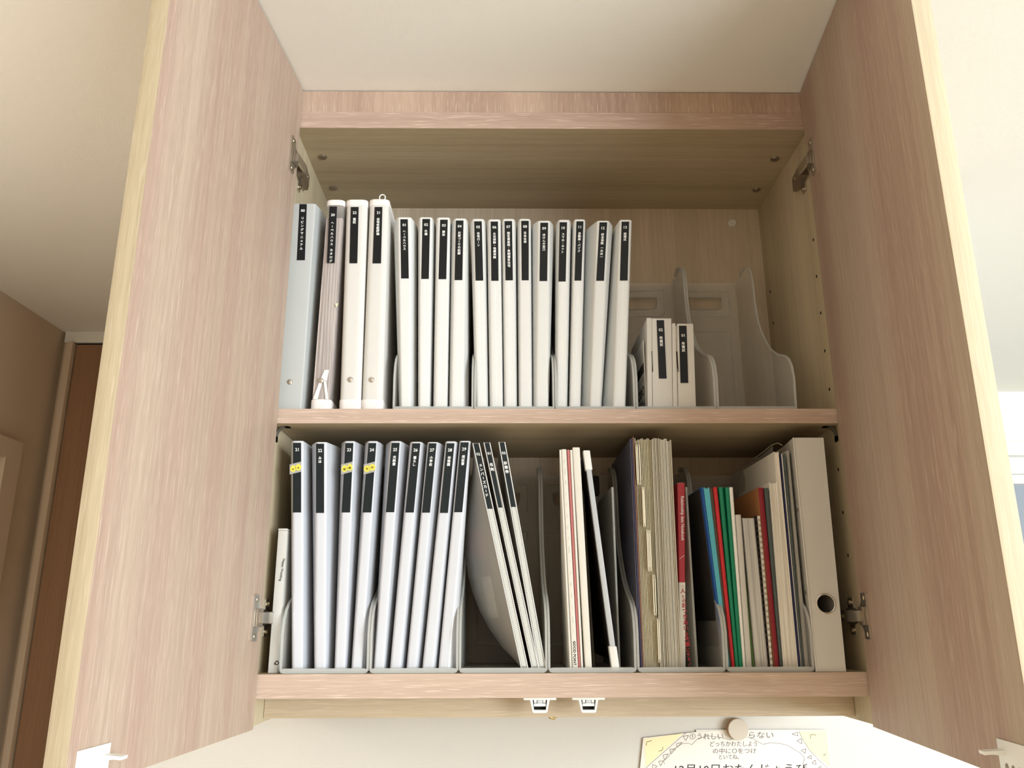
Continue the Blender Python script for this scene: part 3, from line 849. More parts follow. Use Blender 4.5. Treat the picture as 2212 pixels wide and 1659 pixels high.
cap_binder('clear_binder', 'clear binder packed with papers, label 20, beside the grey binder', (704.7, 743), (671.5, 713), 430, [711.8, 728, 706, 722.8, 446, 568], '20', 'ヘーベルハウス カタログ', True, (693, 822), 13, dict(n_off=.0155, t_off=.030, csize=.0050, pitch=.0064))
cap_binder('cream_binder', 'cream cloth-capped binder labelled 22 on the upper shelf', (747.5, 793), (733, 778.5), 430, [758, 774.8, 755, 771.8, 447, 568.5], '22', '登記', False, (756.7, 820), 14, dict(n_off=.0105, t_off=.0225, csize=.0052))
t, yf, z1 = cap_binder('cream_binder', 'cream cloth-capped binder with a loop on top, label 21', (797.6, 839.6), (780.6, 825.7), 429, [809.5, 826, 805, 823, 447, 568.7], '21', '住宅性能評価', False, (802.5, 820.5), 14, dict(n_off=.0105, t_off=.0225, csize=.0052))
c = at(826, 427, y=yf + .006)
tube('loop', [c + V((math.cos(a) * .0048, 0, math.sin(a) * .0055)) for a in [2 * math.pi * i / 20 for i in range(20)]], .0011, 'white_plastic', t, 8, True)

# ------------------------------------------------------------------ two postcard albums
def card_album(name, label, top, bot, lab, num, ytop, ylip):
    yf = .0215; z0 = ZM1 + .003
    z1 = at(sum(top) / 2, ytop, y=yf).z
    l0 = Line((top[0], ytop), (bot[0], 883), yf); l1 = Line((top[1], ytop), (bot[1], 883), yf); dep = .165
    t = empty(name, ((l0(z0) + l1(z0)) / 2, yf + dep / 2, z0), label, 'album', 'postcard albums in a file box')
    def blk(nm, a0, a1, y0, y1, zz0, zz1, mt, bev=.0012):
        return box(nm, 0, 1, y0, y1, zz0, zz1, mt, t, bevel=bev, fn=lambda q: V(((l0(q.z) + a0) * (1 - q.x) + (l1(q.z) + a1) * q.x, q.y, q.z)))
    w = l1(z0) - l0(z0); k = .0075
    # cover and case: a lid part and a tray part meeting at a groove
    blk('lid', 0, -w + k, yf, yf + dep, z0, z1, 'cream_cloth')
    blk('case', k + .0006, 0, yf + .0004, yf + dep, z0, z1 - .0006, 'cream_cloth')
    blk('cards', k - .001, -.004, yf + .004, yf + dep - .003, z0 + .001, z1 - .003, 'page_edges', 0)
    g0 = l0(z0 + .09) + k
    box('finger_slot', g0 - .0004, g0 + .0006, yf - .0002, yf + .004, z0 + .062, z0 + .096, 'dark_hole', t)
    put_label(t, lab, yf - .0004, num, '年賀状', n_off=.0165 if num == '02' else .0165, t_off=.030, csize=.0056, pitch=.0058)
    return t, l0, l1, z0, z1, yf, dep
t, l0, l1, z0, z1, yf, dep = card_album('postcard_album', 'taller cream postcard album with label 02 and a printed card on its side', (1397, 1450.6), (1399, 1453.5), [1418.4, 1434.3, 1423.5, 1440, 691.5, 817.5], '02', 686.5, 690)
# printed postcard packet face on the left side of the album
xs = l0(z0 + .05) - .0016
card = box('printed_card', xs - .0006, xs + .0012, yf + .012, yf + .12, z0 + .003, z0 + .118, 'paper_grey', t)
L = Letters(); ux = V((0, 1, 0)); uz = V((0, 0, -1))
o = V((xs - .0007, yf + .046, z0 + .017)); L.add('POST', o, ux, uz, .021, .035, 1.0)
o = V((xs - .0007, yf + .046, z0 + .038)); L.add('CARD', o, ux, uz, .021, .035, 1.0)
L.build('text_black', card)
bm = bmesh.new(); bm_box(bm, xs - .00075, xs - .0006, yf + .014, yf + .075, z0 + .066, z0 + .082); from_bm('print_band', bm, 'text_black', card)
L = Letters()
for k in range(6): L.add('——————', V((xs - .0007, yf + .045, z0 + .088 + k * .004)), ux, uz, .006, .0)
for k in range(2): L.add('····', V((xs - .0007, yf + .03, z0 + .056 + k * .004)), ux, uz, .012, .03)
L.build('text_black', card, 'small_print')
card_album('postcard_album', 'shorter cream postcard album with label 01 beside the taller one', (1451.8, 1497.7), (1454, 1504), [1466.6, 1483, 1470, 1486.8, 703.5, 827], '01', 698, 700)

# ------------------------------------------------------------------ wedding album box, far left of the bottom shelf
zt = at(605, 1142, y=.02).z
t = empty('keepsake_box', (.008, .13, .0004), 'slim grey-white box reading Happy Wedding, squeezed against the left wall', 'box')
bx0, bx1 = at(578.5, 1447, y=.016).x, LBX[0] - .0062
box('case', bx0, bx1, .017, .24, .0004, zt - .0032, 'paper_grey', t, bevel=.0008)
box('lid', bx0 - .0004, bx1, .0166, .2404, zt - .003, zt, 'paper_grey', t, bevel=.0008)
L = Letters(); c = at(610.5, 1231, y=.0166); up = (at(616, 1207, y=.0166) - at(606, 1256, y=.0166)).normalized()
L.add('Happy Wedding', c + V((-.001, -.0001, 0)), -V((up.x * .7, 0, up.z)), V((1, 0, 0)), .0049, .012)
c2 = at(597.5, 1432, y=.0166)
L.add('Q', c2 + V((0, -.0001, 0)), V((0, 0, -1)), V((1, 0, 0)), .008, .03)
L.build('text_black', t)

# ------------------------------------------------------------------ card files leaning in the third box
def card_file(num, txt, top, ytop, labb, ylab, bot, label, bulge, t_off, pitch):
    yf = .0095; z0 = .003
    l0 = Line((top[0], ytop), (bot[0], 1443), yf); l1 = Line((top[1], ytop), (bot[1], 1443), yf)
    z1 = at(sum(top) / 2, ytop, y=yf).z
    t = empty('card_file', ((l0(z0) + l1(z0)) / 2, .12, z0), label, 'file', 'leaning card files')
    n = 12; secs = []; lim = box_limits((l0(z0) + l1(z0)) / 2, False)
    for k in range(n + 1):
        z = z0 + (z1 - z0) * k / n; s = k / n
        b = bulge * math.sin(math.pi * min(1, s * 1.0) ** .8) if bulge else .004
        x0, x1 = l0(z), l1(z)
        if bulge: 
            r0, r1 = clampx(x0 - b * .4, x1, lim)
            secs.append([V((x0 - b * .05, yf + .002, z)), V((x0, yf, z)), V((x1, yf, z)), V((r1, yf + .22, z)), V((r0, yf + .22, z)), V((x0 - b * 1.0, yf + .11, z)), V((x0 - b * .72, yf + .055, z)), V((x0 - b * .4, yf + .025, z))])
        else:
            r0, r1 = clampx(x0 - .004, x1, lim); fl = .0055 * math.sin(math.pi * s)
            secs.append([V((x0, yf + .001, z)), V((x0 + .001, yf, z)), V((x1 - .001, yf, z)), V((x1, yf + .001, z)), V((r1, yf + .22, z)), V((r0, yf + .22, z)), V((x0 - fl, yf + .045, z))])
    loft('cover', secs, 'frost_cover', t, 35)
    secs = [[V((l0(z) + .0012, yf + .006, z)), V((l1(z) - .0012, yf + .006, z)), V((max(l0(z) + .003, min(l1(z) - .0012, lim[1] - .001)), yf + .16, z)), V((l0(z) + .0012, yf + .16, z))] for z in (z0 + .003, z1 - .004)]
    loft('leaves', secs, 'paper_grey', t, None)
    # crease ridges along both sides of the spine
    for l, e in ((l0, -.0002), (l1, .0002)):
        tube('spine_ridge', [(l(z) + e, yf - .0002, z) for z in (z0, z1)], .0008, 'pp_white', t, 6)
    lab = [top[0] + 1.2, top[1] - .8, labb[0] + .6, labb[1] - .6, ytop + .8, ylab]
    put_label(t, lab, yf, num, txt, 'teal_tape', nsize=.0058, csize=.0056, pitch=pitch, n_off=.0165, t_off=t_off)
    A = at(labb[0], ylab, y=yf).z; zb = z0 + .006
    P = [V((l0(A) + .0012, yf - .0003, A)), V((l1(A) - .0012, yf - .0003, A)), V((l1(zb) - .0012, yf - .0003, zb)), V((l0(zb) + .0012, yf - .0003, zb))]
    H = (A - zb) / .0030
    mesh('weld_strip', P, [(3, 2, 1, 0)], 'weld_dots', t, uvs=[(0, H), (3, H), (3, 0), (0, 0)])
    if bulge:
        # pink card showing through the frosted cover and paler cards below
        bm = bmesh.new(); 
        for (zz0, zz1, nm, mt) in ((.165, .205, 'pink_card', 'pink_paper'), (.075, .135, 'pale_card', 'paper')):
            bm = bmesh.new()
            bm_box(bm, 0, .0012, yf + .040, yf + .095, zz0, zz1, lambda q: V((l0(q.z) - .018 + q.x - (q.y - yf - .04) * .25, q.y, q.z)))
            from_bm(nm, bm, mt, t)
    return t
card_file('02', 'メンバーズカード', (1021.5, 1034.5), 957.5, (1052, 1064.5), 1099, (1126.5, 1140), 'bulging frosted card file labelled 02, leaning on the white files', .052, .034, .0066)
card_file('01', '名刺', (1045.5, 1057.5), 956, (1074.4, 1085.6), 1096.5, (1149.5, 1163), 'slim frosted card file labelled 01, middle of the leaning three', 0, .034, .0072)
card_file('03', '診察券', (1077.8, 1090), 955, (1102.8, 1114.6), 1095, (1165, 1178.5), 'slim frosted card file labelled 03, rightmost of the leaning three', 0, .032, .0066)

# ------------------------------------------------------------------ generic thin books and sheets
def slab(name, label, cat, topx, ytop, botx, ybot, yf, depth, material, group=None, z0=.0028, pages=None, bevel=.0008, page_in=.0006, back=(0, 0), clamp=True):
    l0 = Line((topx[0], ytop), (botx[0], ybot), yf); l1 = Line((topx[1], ytop), (botx[1], ybot), yf)
    z1 = at(sum(topx) / 2, ytop, y=yf).z
    t = empty(name, ((l0(z0) + l1(z0)) / 2, yf + depth / 2, z0), label, cat, group)
    lim = box_limits((l0(z0) + l1(z0)) / 2, False) if clamp else (-9, 9)
    def fn(q):
        k = min(1, max(0, (q.y - yf) / depth)); s_ = (q.z - z0) / (z1 - z0)
        a, b = l0(q.z), l1(q.z); sh_ = back[0] + (back[1] - back[0]) * s_
        c, e = clampx(a + sh_, b + sh_, lim); e = c + min(b - a, e - c)
        a, b = a + (c - a) * k, b + (e - b) * k
        return V((a * (1 - q.x) + b * q.x, q.y, q.z))
    w = l1(z0) - l0(z0)
    if pages:
        u = min(.35, .0009 / max(w, .001))
        box('cover', 0, u, yf, yf + depth, z0, z1, material, t, 0, fn); box('cover', 1 - u, 1, yf, yf + depth, z0, z1, material, t, 0, fn)
        box('pages', u, 1 - u, yf + page_in, yf + depth - .001, z0 + .001, z1 - .0012, pages, t, 0, fn)
    else:
        bm = bmesh.new(); secs = []
        for z in (z0, z1):
            a, b = l0(z), l1(z); c = min(.0012, (b - a) * .3); ra = fn(V((0, yf + depth, z))); rb = fn(V((1, yf + depth, z)))
            secs.append([ra, V((a, yf + c, z)), V((a + c * .4, yf + c * .3, z)), V((a + c, yf, z)), V((b - c, yf, z)), V((b - c * .4, yf + c * .3, z)), V((b, yf + c, z)), rb])
        bm.free()
        loft('cover', secs, material, t, 50)
        if w > .003:
            box('pages', .12, .88, yf + .004, yf + depth + .001, z0 + .001, z1 + .0004, 'page_edges', t, 0, fn)
    t['_z1'] = z1
    del t['_z1']
    return t, l0, l1, z1, fn
# fourth box: booklets
Y4 = .012
slab('booklet', 'thin white booklet, leftmost in the slide-bar file box', 'booklet', (1208.2, 1212.4), 971.5, (1230.8, 1235.6), 1443, Y4, .20, 'paper', 'thin booklets', bevel=0, back=(.004, .014))
t, l0, l1, z1, fn = slab('booklet', 'white booklet with fine print along its spine', 'booklet', (1213, 1223.4), 970.5, (1237, 1249), 1443, Y4, .20, 'paper', 'thin booklets', back=(.004, .012))
L = Letters()
for zz in [z1 - .018 - .0165 * k for k in range(17)]:
    L.add(random.choice(['····', '—·—', '··—', '—··']), V(((l0(zz) + l1(zz)) / 2, Y4 - .0002, zz)), V((0, 0, -1)), V((1, 0, 0)), .0042, .0)
zz = .026; L.add('GOOD POINT', V(((l0(zz) + l1(zz)) / 2, Y4 - .0002, zz)), V((0, 0, -1)), V((1, 0, 0)), .0052, .03)
L.build('text_black', t, 'spine_print')
slab('booklet', 'thin pale pink booklet between white ones', 'booklet', (1224.8, 1230), 971.5, (1250, 1254), 1443, Y4, .20, 'pink_paper', 'thin booklets', back=(.004, .010))
slab('booklet', 'thin white booklet right of the pink one', 'booklet', (1231, 1236.4), 972, (1255, 1260), 1443, Y4, .20, 'paper', 'thin booklets', back=(.003, .008))
slab('booklet', 'thicker white booklet with rounded spine before the dark gap', 'booklet', (1236.8, 1252.4), 966.5, (1264.5, 1279), 1443, Y4, .21, 'paper', 'thin booklets', back=(.003, .006))
slab('divider_sheet', 'olive plastic divider sheet behind the slide-bar file', 'divider', (1258, 1262), 1060, (1281, 1286), 1436, .06, .17, 'olive_dark')
# slide-bar report file: bar with end caps and dark cover sheets
yb = .008; z0 = .0028
t = empty('slide_bar_file', (.49, .1, z0), 'dark report file with a white plastic slide bar leaning right', 'file')
l0 = Line((1262, 975), (1324, 1442), yb); l1 = Line((1272.5, 975), (1335.5, 1442), yb); zt = at(1265, 973, y=yb).z
fn = lambda q: V((l0(q.z) * (1 - q.x) + l1(q.z) * q.x, q.y, q.z))
box('slide_bar', 0, 1, yb, yb + .010, z0 + .004, zt - .004, 'grey_plastic', t, .0008, lambda q: fn(V((.5 + (q.x - .5) * 1, q.y, q.z))))
za = at(1265, 1015, y=yb).z; zb_ = at(1328, 1396, y=yb).z
box('end_cap', -.18, 1.18, yb - .0012, yb + .014, za, zt, 'white_plastic', t, .0012, fn)
box('end_cap', -.22, 1.22, yb - .0012, yb + .014, z0, zb_, 'white_plastic', t, .0012, fn)
box('cover_sheet', .15, .35, yb + .006, yb + .225, z0 + .014, zt - .002, 'dark_brown', t, 0, fn)
box('cover_sheet', .65, .85, yb + .006, yb + .225, z0 + .014, zt - .002, 'dark_brown', t, 0, fn)
box('sheets', .36, .64, yb + .006, yb + .222, z0 + .015, zt - .004, 'dark_brown', t, 0, fn)
tc_ = at(1287, 1048, y=.13)
t = box('binder_clip', tc_.x - .006, tc_.x + .006, .128, .150, tc_.z - .016, tc_.z + .016, 'dark_hole', None, bevel=.003)
tag(t, 'small black clip seen behind the slide bar', 'clip')
tube('wire_handle', [(tc_.x - .004, .13, tc_.z + .014), (tc_.x - .003, .126, tc_.z + .026), (tc_.x + .003, .126, tc_.z + .026), (tc_.x + .004, .13, tc_.z + .014)], .0009, 'steel_dark', t, 6)
slab('clear_divider', 'clear plastic divider upright beside the slide-bar file', 'divider', (1320.5, 1325.5), 1052, (1336.5, 1341), 1440, .05, .19, 'pp_box_edge')
# fifth box: coloured sheets, index dividers, sleeves, red notebook
slab('clear_folder', 'bluish clear folder at the left of the index dividers', 'folder', (1360.5, 1362.6), 949, (1381, 1383.2), 1443, .014, .22, 'lavender')
slab('clear_folder', 'dark purple folder next to the bluish clear one', 'folder', (1363.2, 1366.2), 947, (1384, 1388), 1443, .014, .22, 'purple_sheet')
slab('clear_folder', 'thin tan folder next to the dark purple one', 'folder', (1366.8, 1369), 944, (1388.6, 1391.2), 1443, .014, .22, 'tan_sheet')
rows5 = [(958, 1046, 0), (1050, 1138, 1), (1143, 1234, 2), (1240, 1330, 3), (1335, 1434, 4)]
n_div = 12
tnames = ['top', 'second', 'third', 'fourth', 'lowest']
for k in range(n_div):
    r = min(4, int(k * 5 / n_div))
    s = k / (n_div - 1)
    xt = 1371 + s * 36; xb = 1392 + s * 33
    yf = .021; jt = random.uniform(-3, 3)
    yt = 949 + jt
    l = Line((xt, yt), (xb, 1441), yf); z1 = at(xt, yt, y=yf).z; z0 = .003
    t = empty('index_divider', (l(z0), .12, z0), 'cream index divider with its tab in the %s row' % tnames[r], 'divider', 'cream index dividers')
    th = .0008; cm = 'cream_card' if k % 2 else 'pale_card'
    box('sheet', 0, th, yf, yf + .215, z0, z1, cm, t, 0, lambda q: V((l(q.z) + q.x, q.y, q.z)))
    y0_, y1_, _ = rows5[r]
    za, zb_ = at(xt, y0_, y=yf - .010).z, at(xb, y1_, y=yf - .010).z
    c = .004
    poly = [(yf, za), (yf - .006, za - .001), (yf - .011, za - .006), (yf - .011, zb_ + .006), (yf - .006, zb_ + .001), (yf, zb_)]
    bend = random.uniform(.0002, .0016)
    prism('tab', [V((l(z) - .0002 - (bend if y < yf - .008 else 0), y, z)) for y, z in poly], (.0015, 0, 0), 'pale_card', t)
for k in range(13):
    s = k / 12; xt = 1408 + s * 39; xb = 1427 + s * 43
    yf = .0130 + random.uniform(-.0012, .0012); yt = 948 + 4 * s + random.uniform(-3.5, 2)
    l = Line((xt, yt), (xb, 1442), yf); z1 = at(xt, yt, y=yf).z; z0 = .003
    t = empty('clear_sleeve', (l(z0), .12, z0), 'cream-tinted clear sleeve standing in the thick stack', 'sleeve', 'stack of clear sleeves')
    w = random.choice((.0012, .0016, .0020)); sm = random.choice(('sleeve', 'sleeve_pale'))
    box('sheet', 0, w, yf, yf + .22, z0, z1, sm, t, 0, lambda q: V((l(q.z) + q.x, q.y, q.z)))
    tube('welded_edge', [(l(z0) + w / 2, yf, z0), (l(z1) + w / 2, yf, z1)], .0006, sm, t, 5)
# red notebook
yf = .030; z0 = .0028
t = empty('red_notebook', (.61, .1, z0), 'red notebook with white paper band and pink lettering', 'book')
l0 = Line((1463, 1043), (1470.5, 1437), yf); l1 = Line((1479.3, 1043), (1480.3, 1437), yf); z1 = at(1470, 1043, y=yf).z
fn = lambda q: V((l0(q.z) * (1 - q.x) + l1(q.z) * q.x, q.y, q.z))
zo = at(1470, 1258, y=yf).z
box('cover', 0, 1, yf, yf + .20, z0, z1, 'red_book', t, .001, fn)
box('pages', .1, .9, yf + .003, yf + .201, z0 + .001, z1 + .0006, 'page_edges', t, 0, fn)
bd = box('paper_band', -.03, 1.03, yf - .0005, yf + .201, z0 + .0005, zo, 'paper', t, .0004, fn)
L = Letters(); zc_ = (at(1474, 1072, y=yf).z + at(1474, 1168, y=yf).z) / 2
ax = V((l0(zo) + l1(zo) - l0(z1) - l1(z1), 0, (zo - z1) * 2)).normalized()
L.add('Relationship data Notebook', V(((l0(zc_) + l1(zc_)) / 2 + .001, yf - .0006, zc_)), ax, V((1, 0, 0)), .0068, .012, .86)
L.build('text_white', t, 'title_lettering')
L = Letters(); p = V(((l0(zo) + l1(zo)) / 2, yf - .0007, zo - .006))
for ch in '「人とのおつきあいを大事にするノート」':
    sz = .0078 if ch in '人おつきあい大事' else .0058
    if ch == 'ー': L.add('I', p, (1, 0, 0), (0, 0, 1), sz, .02)
    elif ch in '「」': L.add(ch, p, (0, 0, -1), (1, 0, 0), sz * .8, .02)
    else: L.add(ch, p, (1, 0, 0), (0, 0, 1), sz, .03)
    p = p + V((.00022, 0, -sz * .93 - .0008))
L.build('text_red', bd)
za, zb_ = at(1470, 1208, y=yf).z, at(1470, 1200, y=yf).z
bm = bmesh.new(); bm_prism(bm, [V((l0(za) + .001, yf - .0003, za)), V((l1(za) - .0005, yf - .0003, zb_)), V((l1(za) - .0005, yf - .0003, zb_ + .0006)), V((l0(za) + .001, yf - .0003, za + .0006))][::-1], V((0, .0002, 0)))
from_bm('title_line', bm, 'text_white', t)
slab('clear_divider', 'clear plastic divider leaning right of the red notebook', 'divider', (1480.6, 1485), 1052, (1503, 1508.5), 1436, .05, .19, 'pp_box_edge')
# sixth box: notebooks
def nb(label, tx, ty, bx, material, yf=.016, cat='notebook', by=1441, pages=None, depth=.185, nm='notebook', grp='notebooks in the right-hand file box', clamp=True):
    c = lambda x: 1320 + x / 2.86
    return slab(nm, label, cat, (c(tx[0]), c(tx[1])), 900 + ty / 2.86, (c(bx[0]), c(bx[1])), by, yf, depth, material, grp, pages=pages, clamp=clamp)
nb('thin black folder, leftmost beside the box side, set back', (534, 541), 462, (674, 682), 'charcoal', .045, 'folder', nm='black_folder', clamp=False)
nb('thin black folder touching the dark blue notebook, set back', (545, 554), 448, (684, 692), 'charcoal', .032, 'folder', nm='black_folder', clamp=False)
nb('dark blue notebook, leftmost of the coloured row', (556, 570), 436, (706, 715), 'blue_book', .022, clamp=False)
nb('light blue ring of paper sheets beside the dark blue notebook', (571.5, 606), 438, (716, 734), 'sky_book', .021, pages='sky_book', clamp=False)
nb('dark olive notebook left of the red one', (609, 630), 441, (735, 747), 'olive_dark', .020, clamp=False)
nb('thin bright red notebook in the coloured row', (633, 656), 436, (748, 767), 'red_note', .0165, clamp=False)
nb('green notebook, left one of the pair', (666, 692), 436, (770, 791), 'green_book', .017, clamp=False)
nb('green notebook, right one of the pair', (706, 730), 436, (793, 815), 'green_book', .017)
nb('white thin notebook right of the green pair', (731, 753), 436, (817, 834), 'white_plastic', .0165)
nb('pale beige notebook with blue edge, shorter than its neighbours', (770, 803), 606, (838, 872), 'paper_grey', .016, depth=.145)
nb('thin dark green booklet at the foot of the beige notebook', (806, 809), 780, (873, 890), 'leaf_green', .020, depth=.14)
nb('wrapped grey-white paper block beside the spiral notebook', (809, 884), 622, (892, 972), 'clear_sheet', .0155, 'paper', pages='grey_edges', depth=.145, nm='paper_block')
# spiral notebook
c_ = lambda x: 1320 + x / 2.86
yf = .017; z0 = .0028; yt = 900 + 613 / 2.86
l0 = Line((c_(889), yt), (c_(973), 1441), yf); l1 = Line((c_(926), yt), (c_(1006), 1441), yf); lm = Line((c_(909), yt), (c_(990), 1441), yf)
z1 = at(c_(908), yt, y=yf).z
t = empty('spiral_notebook', (l0(z0), .1, z0), 'spiral-bound notebook with black cover and wire rings', 'notebook', 'notebooks in the right-hand file box')
box('cover', 0, 1, yf + .003, yf + .15, z0, z1, 'dark_hole', t, 0, lambda q: V((l0(q.z) * (1 - q.x) + lm(q.z) * q.x, q.y, q.z)))
box('pages', 0, 1, yf + .0015, yf + .149, z0 + .0005, z1, 'paper', t, 0, lambda q: V((lm(q.z) * (1 - q.x) + l1(q.z) * q.x - .0008, q.y, q.z)))
nr = 26
for k in range(nr):
    z = z0 + .006 + (z1 - z0 - .012) * k / (nr - 1)
    a, b = l0(z) + .001, l1(z) - .001; cx = (a + b) / 2; r = (b - a) / 2
    bm = bmesh.new()
    for dz in (-.0009, .0009):
        bm_tube(bm, [(cx + math.cos(q) * r * 1.04, yf + .0035 - math.sin(q) * .0055, z + dz) for q in [math.pi * i / 8 - .25 + i * .0625 for i in range(9)]], .00038, 5)
    from_bm('wire_ring', bm, 'steel_dark', t, 60)
nb('brown kraft folder between the spiral and crimson notebooks', (904.5, 908), 441, (1008, 1012), 'kraft', .0172, 'folder', nm='kraft_folder')
nb('crimson notebook right of the spiral notebook', (909, 941), 438, (1013, 1041), 'crimson', .016)
nb('dark grey-green notebook right of the crimson one', (945, 972), 441, (1044, 1061), 'slate', .017)
nb('thick stack of white papers beside the dark grey notebook', (977, 1022), 406, (1066, 1112), 'paper', .0155, 'papers', pages='page_edges', depth=.20, nm='paper_stack')
nb('tall white paper folder next to the navy one', (1007, 1034), 216, (1114, 1156), 'paper', .0150, 'folder', pages='page_edges', depth=.20, nm='paper_folder')
nb('navy folder with a white line between folder and binder', (1042, 1050.5), 230, (1160, 1174), 'navy', .0150, 'folder', depth=.20, nm='navy_folder')
nb('dark slate folder right of the navy one', (1060, 1078), 230, (1177, 1194), 'slate', .016, 'folder', depth=.20, nm='slate_folder')
nb('thin clear grey folder touching the lever binder', (1086, 1100), 210, (1198, 1226), 'frost_cover', .020, 'folder', depth=.20, nm='clear_folder')
nb('thin white sheet between the navy and slate folders', (1052, 1058), 230, (1174.5, 1176.5), 'paper', .0150, 'paper', depth=.20, nm='paper_sheet')
# crumpled clear bag over the papers: tilted film behind the white stack
F_ = [at(1669, 960, y=.035), at(1667, 966, y=.05), at(1660, 967, y=.10), at(1648, 985, y=.13), at(1622, 1000, y=.165), at(1585, 1020, y=.21), at(1590, 1068, y=.21), at(1640, 1046, y=.13), at(1668, 1030, y=.045), at(1670, 1024, y=.035)]
bm = bmesh.new()
xs_ = LBX[5] + .0
bm_prism(bm, F_, V((.0006, .0004, 0)))
bg = from_bm('plastic_bag', bm, 'clear_sheet', None)
tag(bg, 'crumpled clear plastic bag top above the white papers', 'bag')
tube('bag_fold', [at(1690, 962, y=.035), at(1680, 957, y=.045), at(1667, 961, y=.06), at(1650, 975, y=.09), at(1630, 990, y=.12)], .0006, 'sleeve', bg, 5)

# ------------------------------------------------------------------ lever-arch binder
yf = .0045; z0 = .0004; dep = .255
t = empty('lever_binder', (.83, .13, z0), 'light grey lever-arch binder with a metal finger ring', 'binder')
lA = Line((1713, 945.5), (1763, 1449), yf); lB = Line((1778.8, 945.5), (1827.7, 1449), yf)
z1 = at(1745, 945.5, y=yf).z
lC = Line((1689, 962), (1754, 1449), yf + .075)
hc = at(1783.5, 1304, y=yf); hr = .0135
# spine board with a round hole, built as a ring of quads
bm = bmesh.new(); N_ = 32
def sq(i, y):
    a = 2 * math.pi * i / N_; dx, dz = math.cos(a), math.sin(a)
    m_ = max(abs(dx), abs(dz)); return dx / m_, dz / m_
def ringpt(i, y): 
    a = 2 * math.pi * i / N_; return V((hc.x + math.cos(a) * hr, y, hc.z + math.sin(a) * hr))
def outpt(i, y):
    u, w = sq(i, y); z = hc.z + w * .019
    x = hc.x + (u * (lB(z) - hc.x) if u > 0 else u * (hc.x - lA(z)))
    return V((x, y, z))
for yy in (yf, yf + .0025):
    ri = [bm.verts.new(ringpt(i, yy)) for i in range(N_)]; ro = [bm.verts.new(outpt(i, yy)) for i in range(N_)]
    for i in range(N_): bm.faces.new((ri[i], ri[(i + 1) % N_], ro[(i + 1) % N_], ro[i]))
    zt_, zb_ = hc.z + .019, hc.z - .019
    for za, zc2 in ((zt_, z1), (z0, zb_)):
        q = [bm.verts.new((lA(za), yy, za)), bm.verts.new((lB(za), yy, za)), bm.verts.new((lB(zc2), yy, zc2)), bm.verts.new((lA(zc2), yy, zc2))]
        bm.faces.new(q)
    if yy == yf: r0_ = ri
for i in range(N_): bm.faces.new((r0_[i], r0_[(i + 1) % N_], ri[(i + 1) % N_], ri[i]))
sp = from_bm('spine', bm, 'binder_grey', t)
ringtop = tube('finger_ring', [V((hc.x + math.cos(a) * (hr - .0002), yf - .0004, hc.z + math.sin(a) * (hr - .0002))) for a in [2 * math.pi * i / 32 for i in range(32)]], .0014, 'steel', sp, 8, True)
# left cover: bends back from the spine
def cov(la, lb, ya, yb2):
    bm = bmesh.new(); secs = []
    for z in (z0, z1):
        secs.append([V((la(z), ya, z)), V((lb(z), yb2, z)), V((max(lb(z), .7795), yf + .14, z)), V((max(lb(z), .7795), yf + dep, z)), V((max(lb(z), .7795) + .0025, yf + dep, z)), V((max(lb(z), .7795) + .0025, yf + .14, z)), V((lb(z) + .0025, yb2, z)), V((la(z) + .002, ya + .0025, z))])
    bm.free(); return secs
lf = loft('cover', cov(lA, lC, yf, yf + .075), 'binder_grey', t, 30)
loft('cover', [[V((lB(z) - .0024, yf + .0026, z)), V((lB(z), yf, z)), V((lB(z) + .0004, yf + .004, z)), V((lB(z) + .0004, yf + dep, z)), V((lB(z) - .0022, yf + dep, z))] for z in (z0, z1)], 'binder_grey', t, 30)
# hinge ridge between the spine and left cover
tube('crease', [(lA(z) + .0005, yf + .0002, z) for z in (z0, z1)], .0012, 'binder_grey', t, 8)
loft('papers', [[V((lA(z) + .005, yf + .06, z)), V((lB(z) - .016, yf + .06, z)), V((lB(z) - .016, yf + dep - .01, z)), V((lA(z) + .005, yf + dep - .01, z))] for z in (z0 + .003, z1 - .012)], 'grey_edges', t, None)
for px, py in ((1718, 1102), (1735.5, 1280)):
    k = .45; p = at(px, py, y=yf + .012)
    nL = V((-.96, -.28, 0))
    u = (.012) / .075; zz = p.z; xx = lA(zz) + (lC(zz) - lA(zz)) * u
    disc('rivet', V((xx, yf + .012, zz)), nL, .0042, .0034, .0016, 'steel', lf, 18, 2)

# ------------------------------------------------------------------ drawing on the wall with a magnet
yp = YW - .004
P = lambda x, y, o=0.0: at(x, y, y=yp - o)
sh2 = prism('paper_sheet', [P(1504, 1576.5), P(1600, 1575.5), P(1620, 1580), P(1620, 1700), P(1504, 1700)][::-1], (0, .0004, 0), 'drawing_paper')
sh2.location.y = .0008
tag(sh2, 'plain white sheet peeking out behind the drawing', 'paper')
dw = prism('drawing', [P(1389.5, 1594), P(1500, 1581.5), P(1570, 1576.5), P(1787, 1576), P(1805, 1720), P(1376, 1720)][::-1], (0, .0004, 0), 'drawing_paper')
tag(dw, "child's pencil and crayon drawing with writing, held up by the round magnet", 'drawing')
def ribbon(name, lines, w, material, parent, o=.0002):
    bm = bmesh.new()
    for ln in lines:
        pts = [P(x, y, o) for x, y in ln]
        for a, b in zip(pts, pts[1:]):
            t_ = (b - a); n_ = V((-t_.z, 0, t_.x)).normalized() * w
            f = [bm.verts.new(q) for q in (a - n_, b - n_, b + n_, a + n_)]; bm.faces.new(f)
    return from_bm(name, bm, material, parent)
s5 = lambda x, y: (1380 + x / 5.027, 1540 + y / 5.027)
mesh('crayon_corner', [P(*s5(60, 285), .00015), P(*s5(480, 220), .00015), P(*s5(75, 590), .00015)], [(0, 1, 2)], 'crayon_yellow', dw)
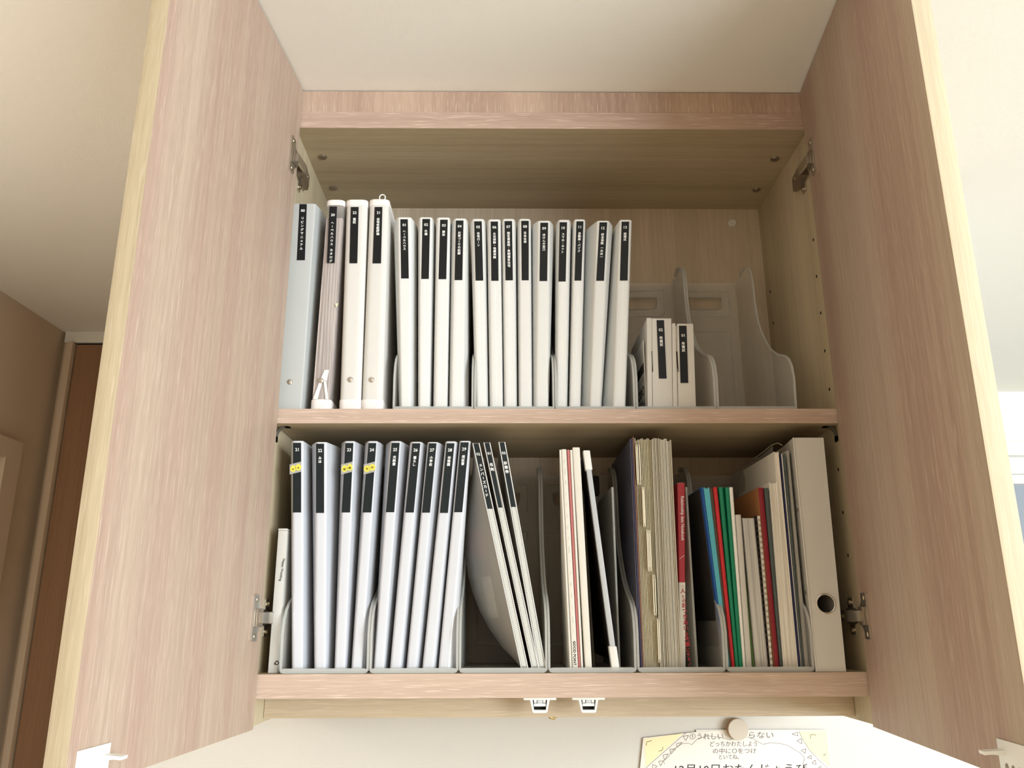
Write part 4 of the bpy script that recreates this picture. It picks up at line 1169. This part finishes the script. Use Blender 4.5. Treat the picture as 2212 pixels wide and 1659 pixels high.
mesh('crayon_corner', [P(*s5(1735, 195), .00015), P(*s5(2040, 190), .00015), P(*s5(2085, 600), .00015), P(*s5(1850, 400), .00015)], [(0, 1, 2, 3)], 'crayon_yellow', dw)
lines = [[(520, 210), (300, 400), (75, 600)], [(1735, 195), (1780, 290), (1850, 400), (1950, 510), (2060, 610)]]
scal = [[(280, 560), (270, 520), (330, 470), (350, 420), (400, 380), (480, 330), (540, 330), (575, 345)],
        [(575, 345), (640, 280), (750, 250), (860, 260), (940, 280), (990, 292), (1060, 262), (1160, 260), (1250, 285), (1310, 320), (1350, 342)],
        [(1350, 342), (1420, 325), (1520, 328), (1620, 355), (1700, 405), (1760, 440), (1800, 490), (1780, 555), (1830, 600)]]
tris = [[(480, 255), (540, 245), (510, 300)], [(410, 335), (470, 320), (415, 375)], [(335, 395), (400, 390), (350, 445)], [(262, 460), (320, 445), (280, 515)],
        [(215, 525), (268, 520), (235, 575)], [(150, 560), (200, 580), (150, 620)], [(1665, 230), (1725, 210), (1728, 250)], [(1715, 305), (1765, 280), (1770, 335)],
        [(1765, 405), (1815, 390), (1805, 440)], [(1830, 485), (1870, 462), (1875, 500)], [(1880, 545), (1915, 512), (1925, 560)], [(1930, 610), (1975, 578), (1980, 620)],
        ]
tris = [q + [q[0]] for q in tris]
marks = [[(80, 355), (85, 315), (140, 300)], [(215, 415), (250, 408), (265, 370)], [(1862, 280), (1868, 235), (1925, 238)], [(1998, 455), (2020, 460), (2030, 440)]]
ribbon('pencil_lines', [[s5(*p) for p in l] for l in lines + scal], .0003, 'pencil', dw)
ribbon('pencil_triangles', [[s5(*p) for p in l] for l in tris], .0004, 'pencil', dw)
ribbon('corner_marks', [[s5(*p) for p in l] for l in marks], .0004, 'marker', dw)
L = Letters(); ex, ez = V((1, 0, 0)), V((0, 0, 1))
def hand(txt, x, y, size, sx, L=L):
    c = P(*s5(x, y), .0003); L.add(txt, c, ex, ez + V((.12, 0, 0)), size * .9, .0, sx)
hand('①うれしい', 735, 255, .0125, 1.05); hand('らない', 1330, 240, .0135, 1.25)
hand('どっちかわたしよう', 1030, 335, .0105, .98); hand('の中に○をつけ', 1040, 412, .0105, 1.15); hand('といてね。', 980, 478, .0095, .95)
L.build('pencil', dw, 'pencil_writing')
L = Letters(); hand('12月10日おたんじょうび', 1110, 612, .0205, 1.12, L)
L.build('marker', dw, 'marker_writing')
mc = P(1593, 1575, .006)
mg = disc('round_magnet', V((mc.x, yp - .0012, mc.z)), (0, -1, 0), .0172, .0172, .010, 'magnet_side', None, 36)
disc('magnet_face', V((mc.x, yp - .0112, mc.z)), (0, -1, 0), .0172, .0166, .0008, 'magnet_face', mg, 36)
tag(mg, 'round beige magnet pinning the drawing to the wall', 'magnet')
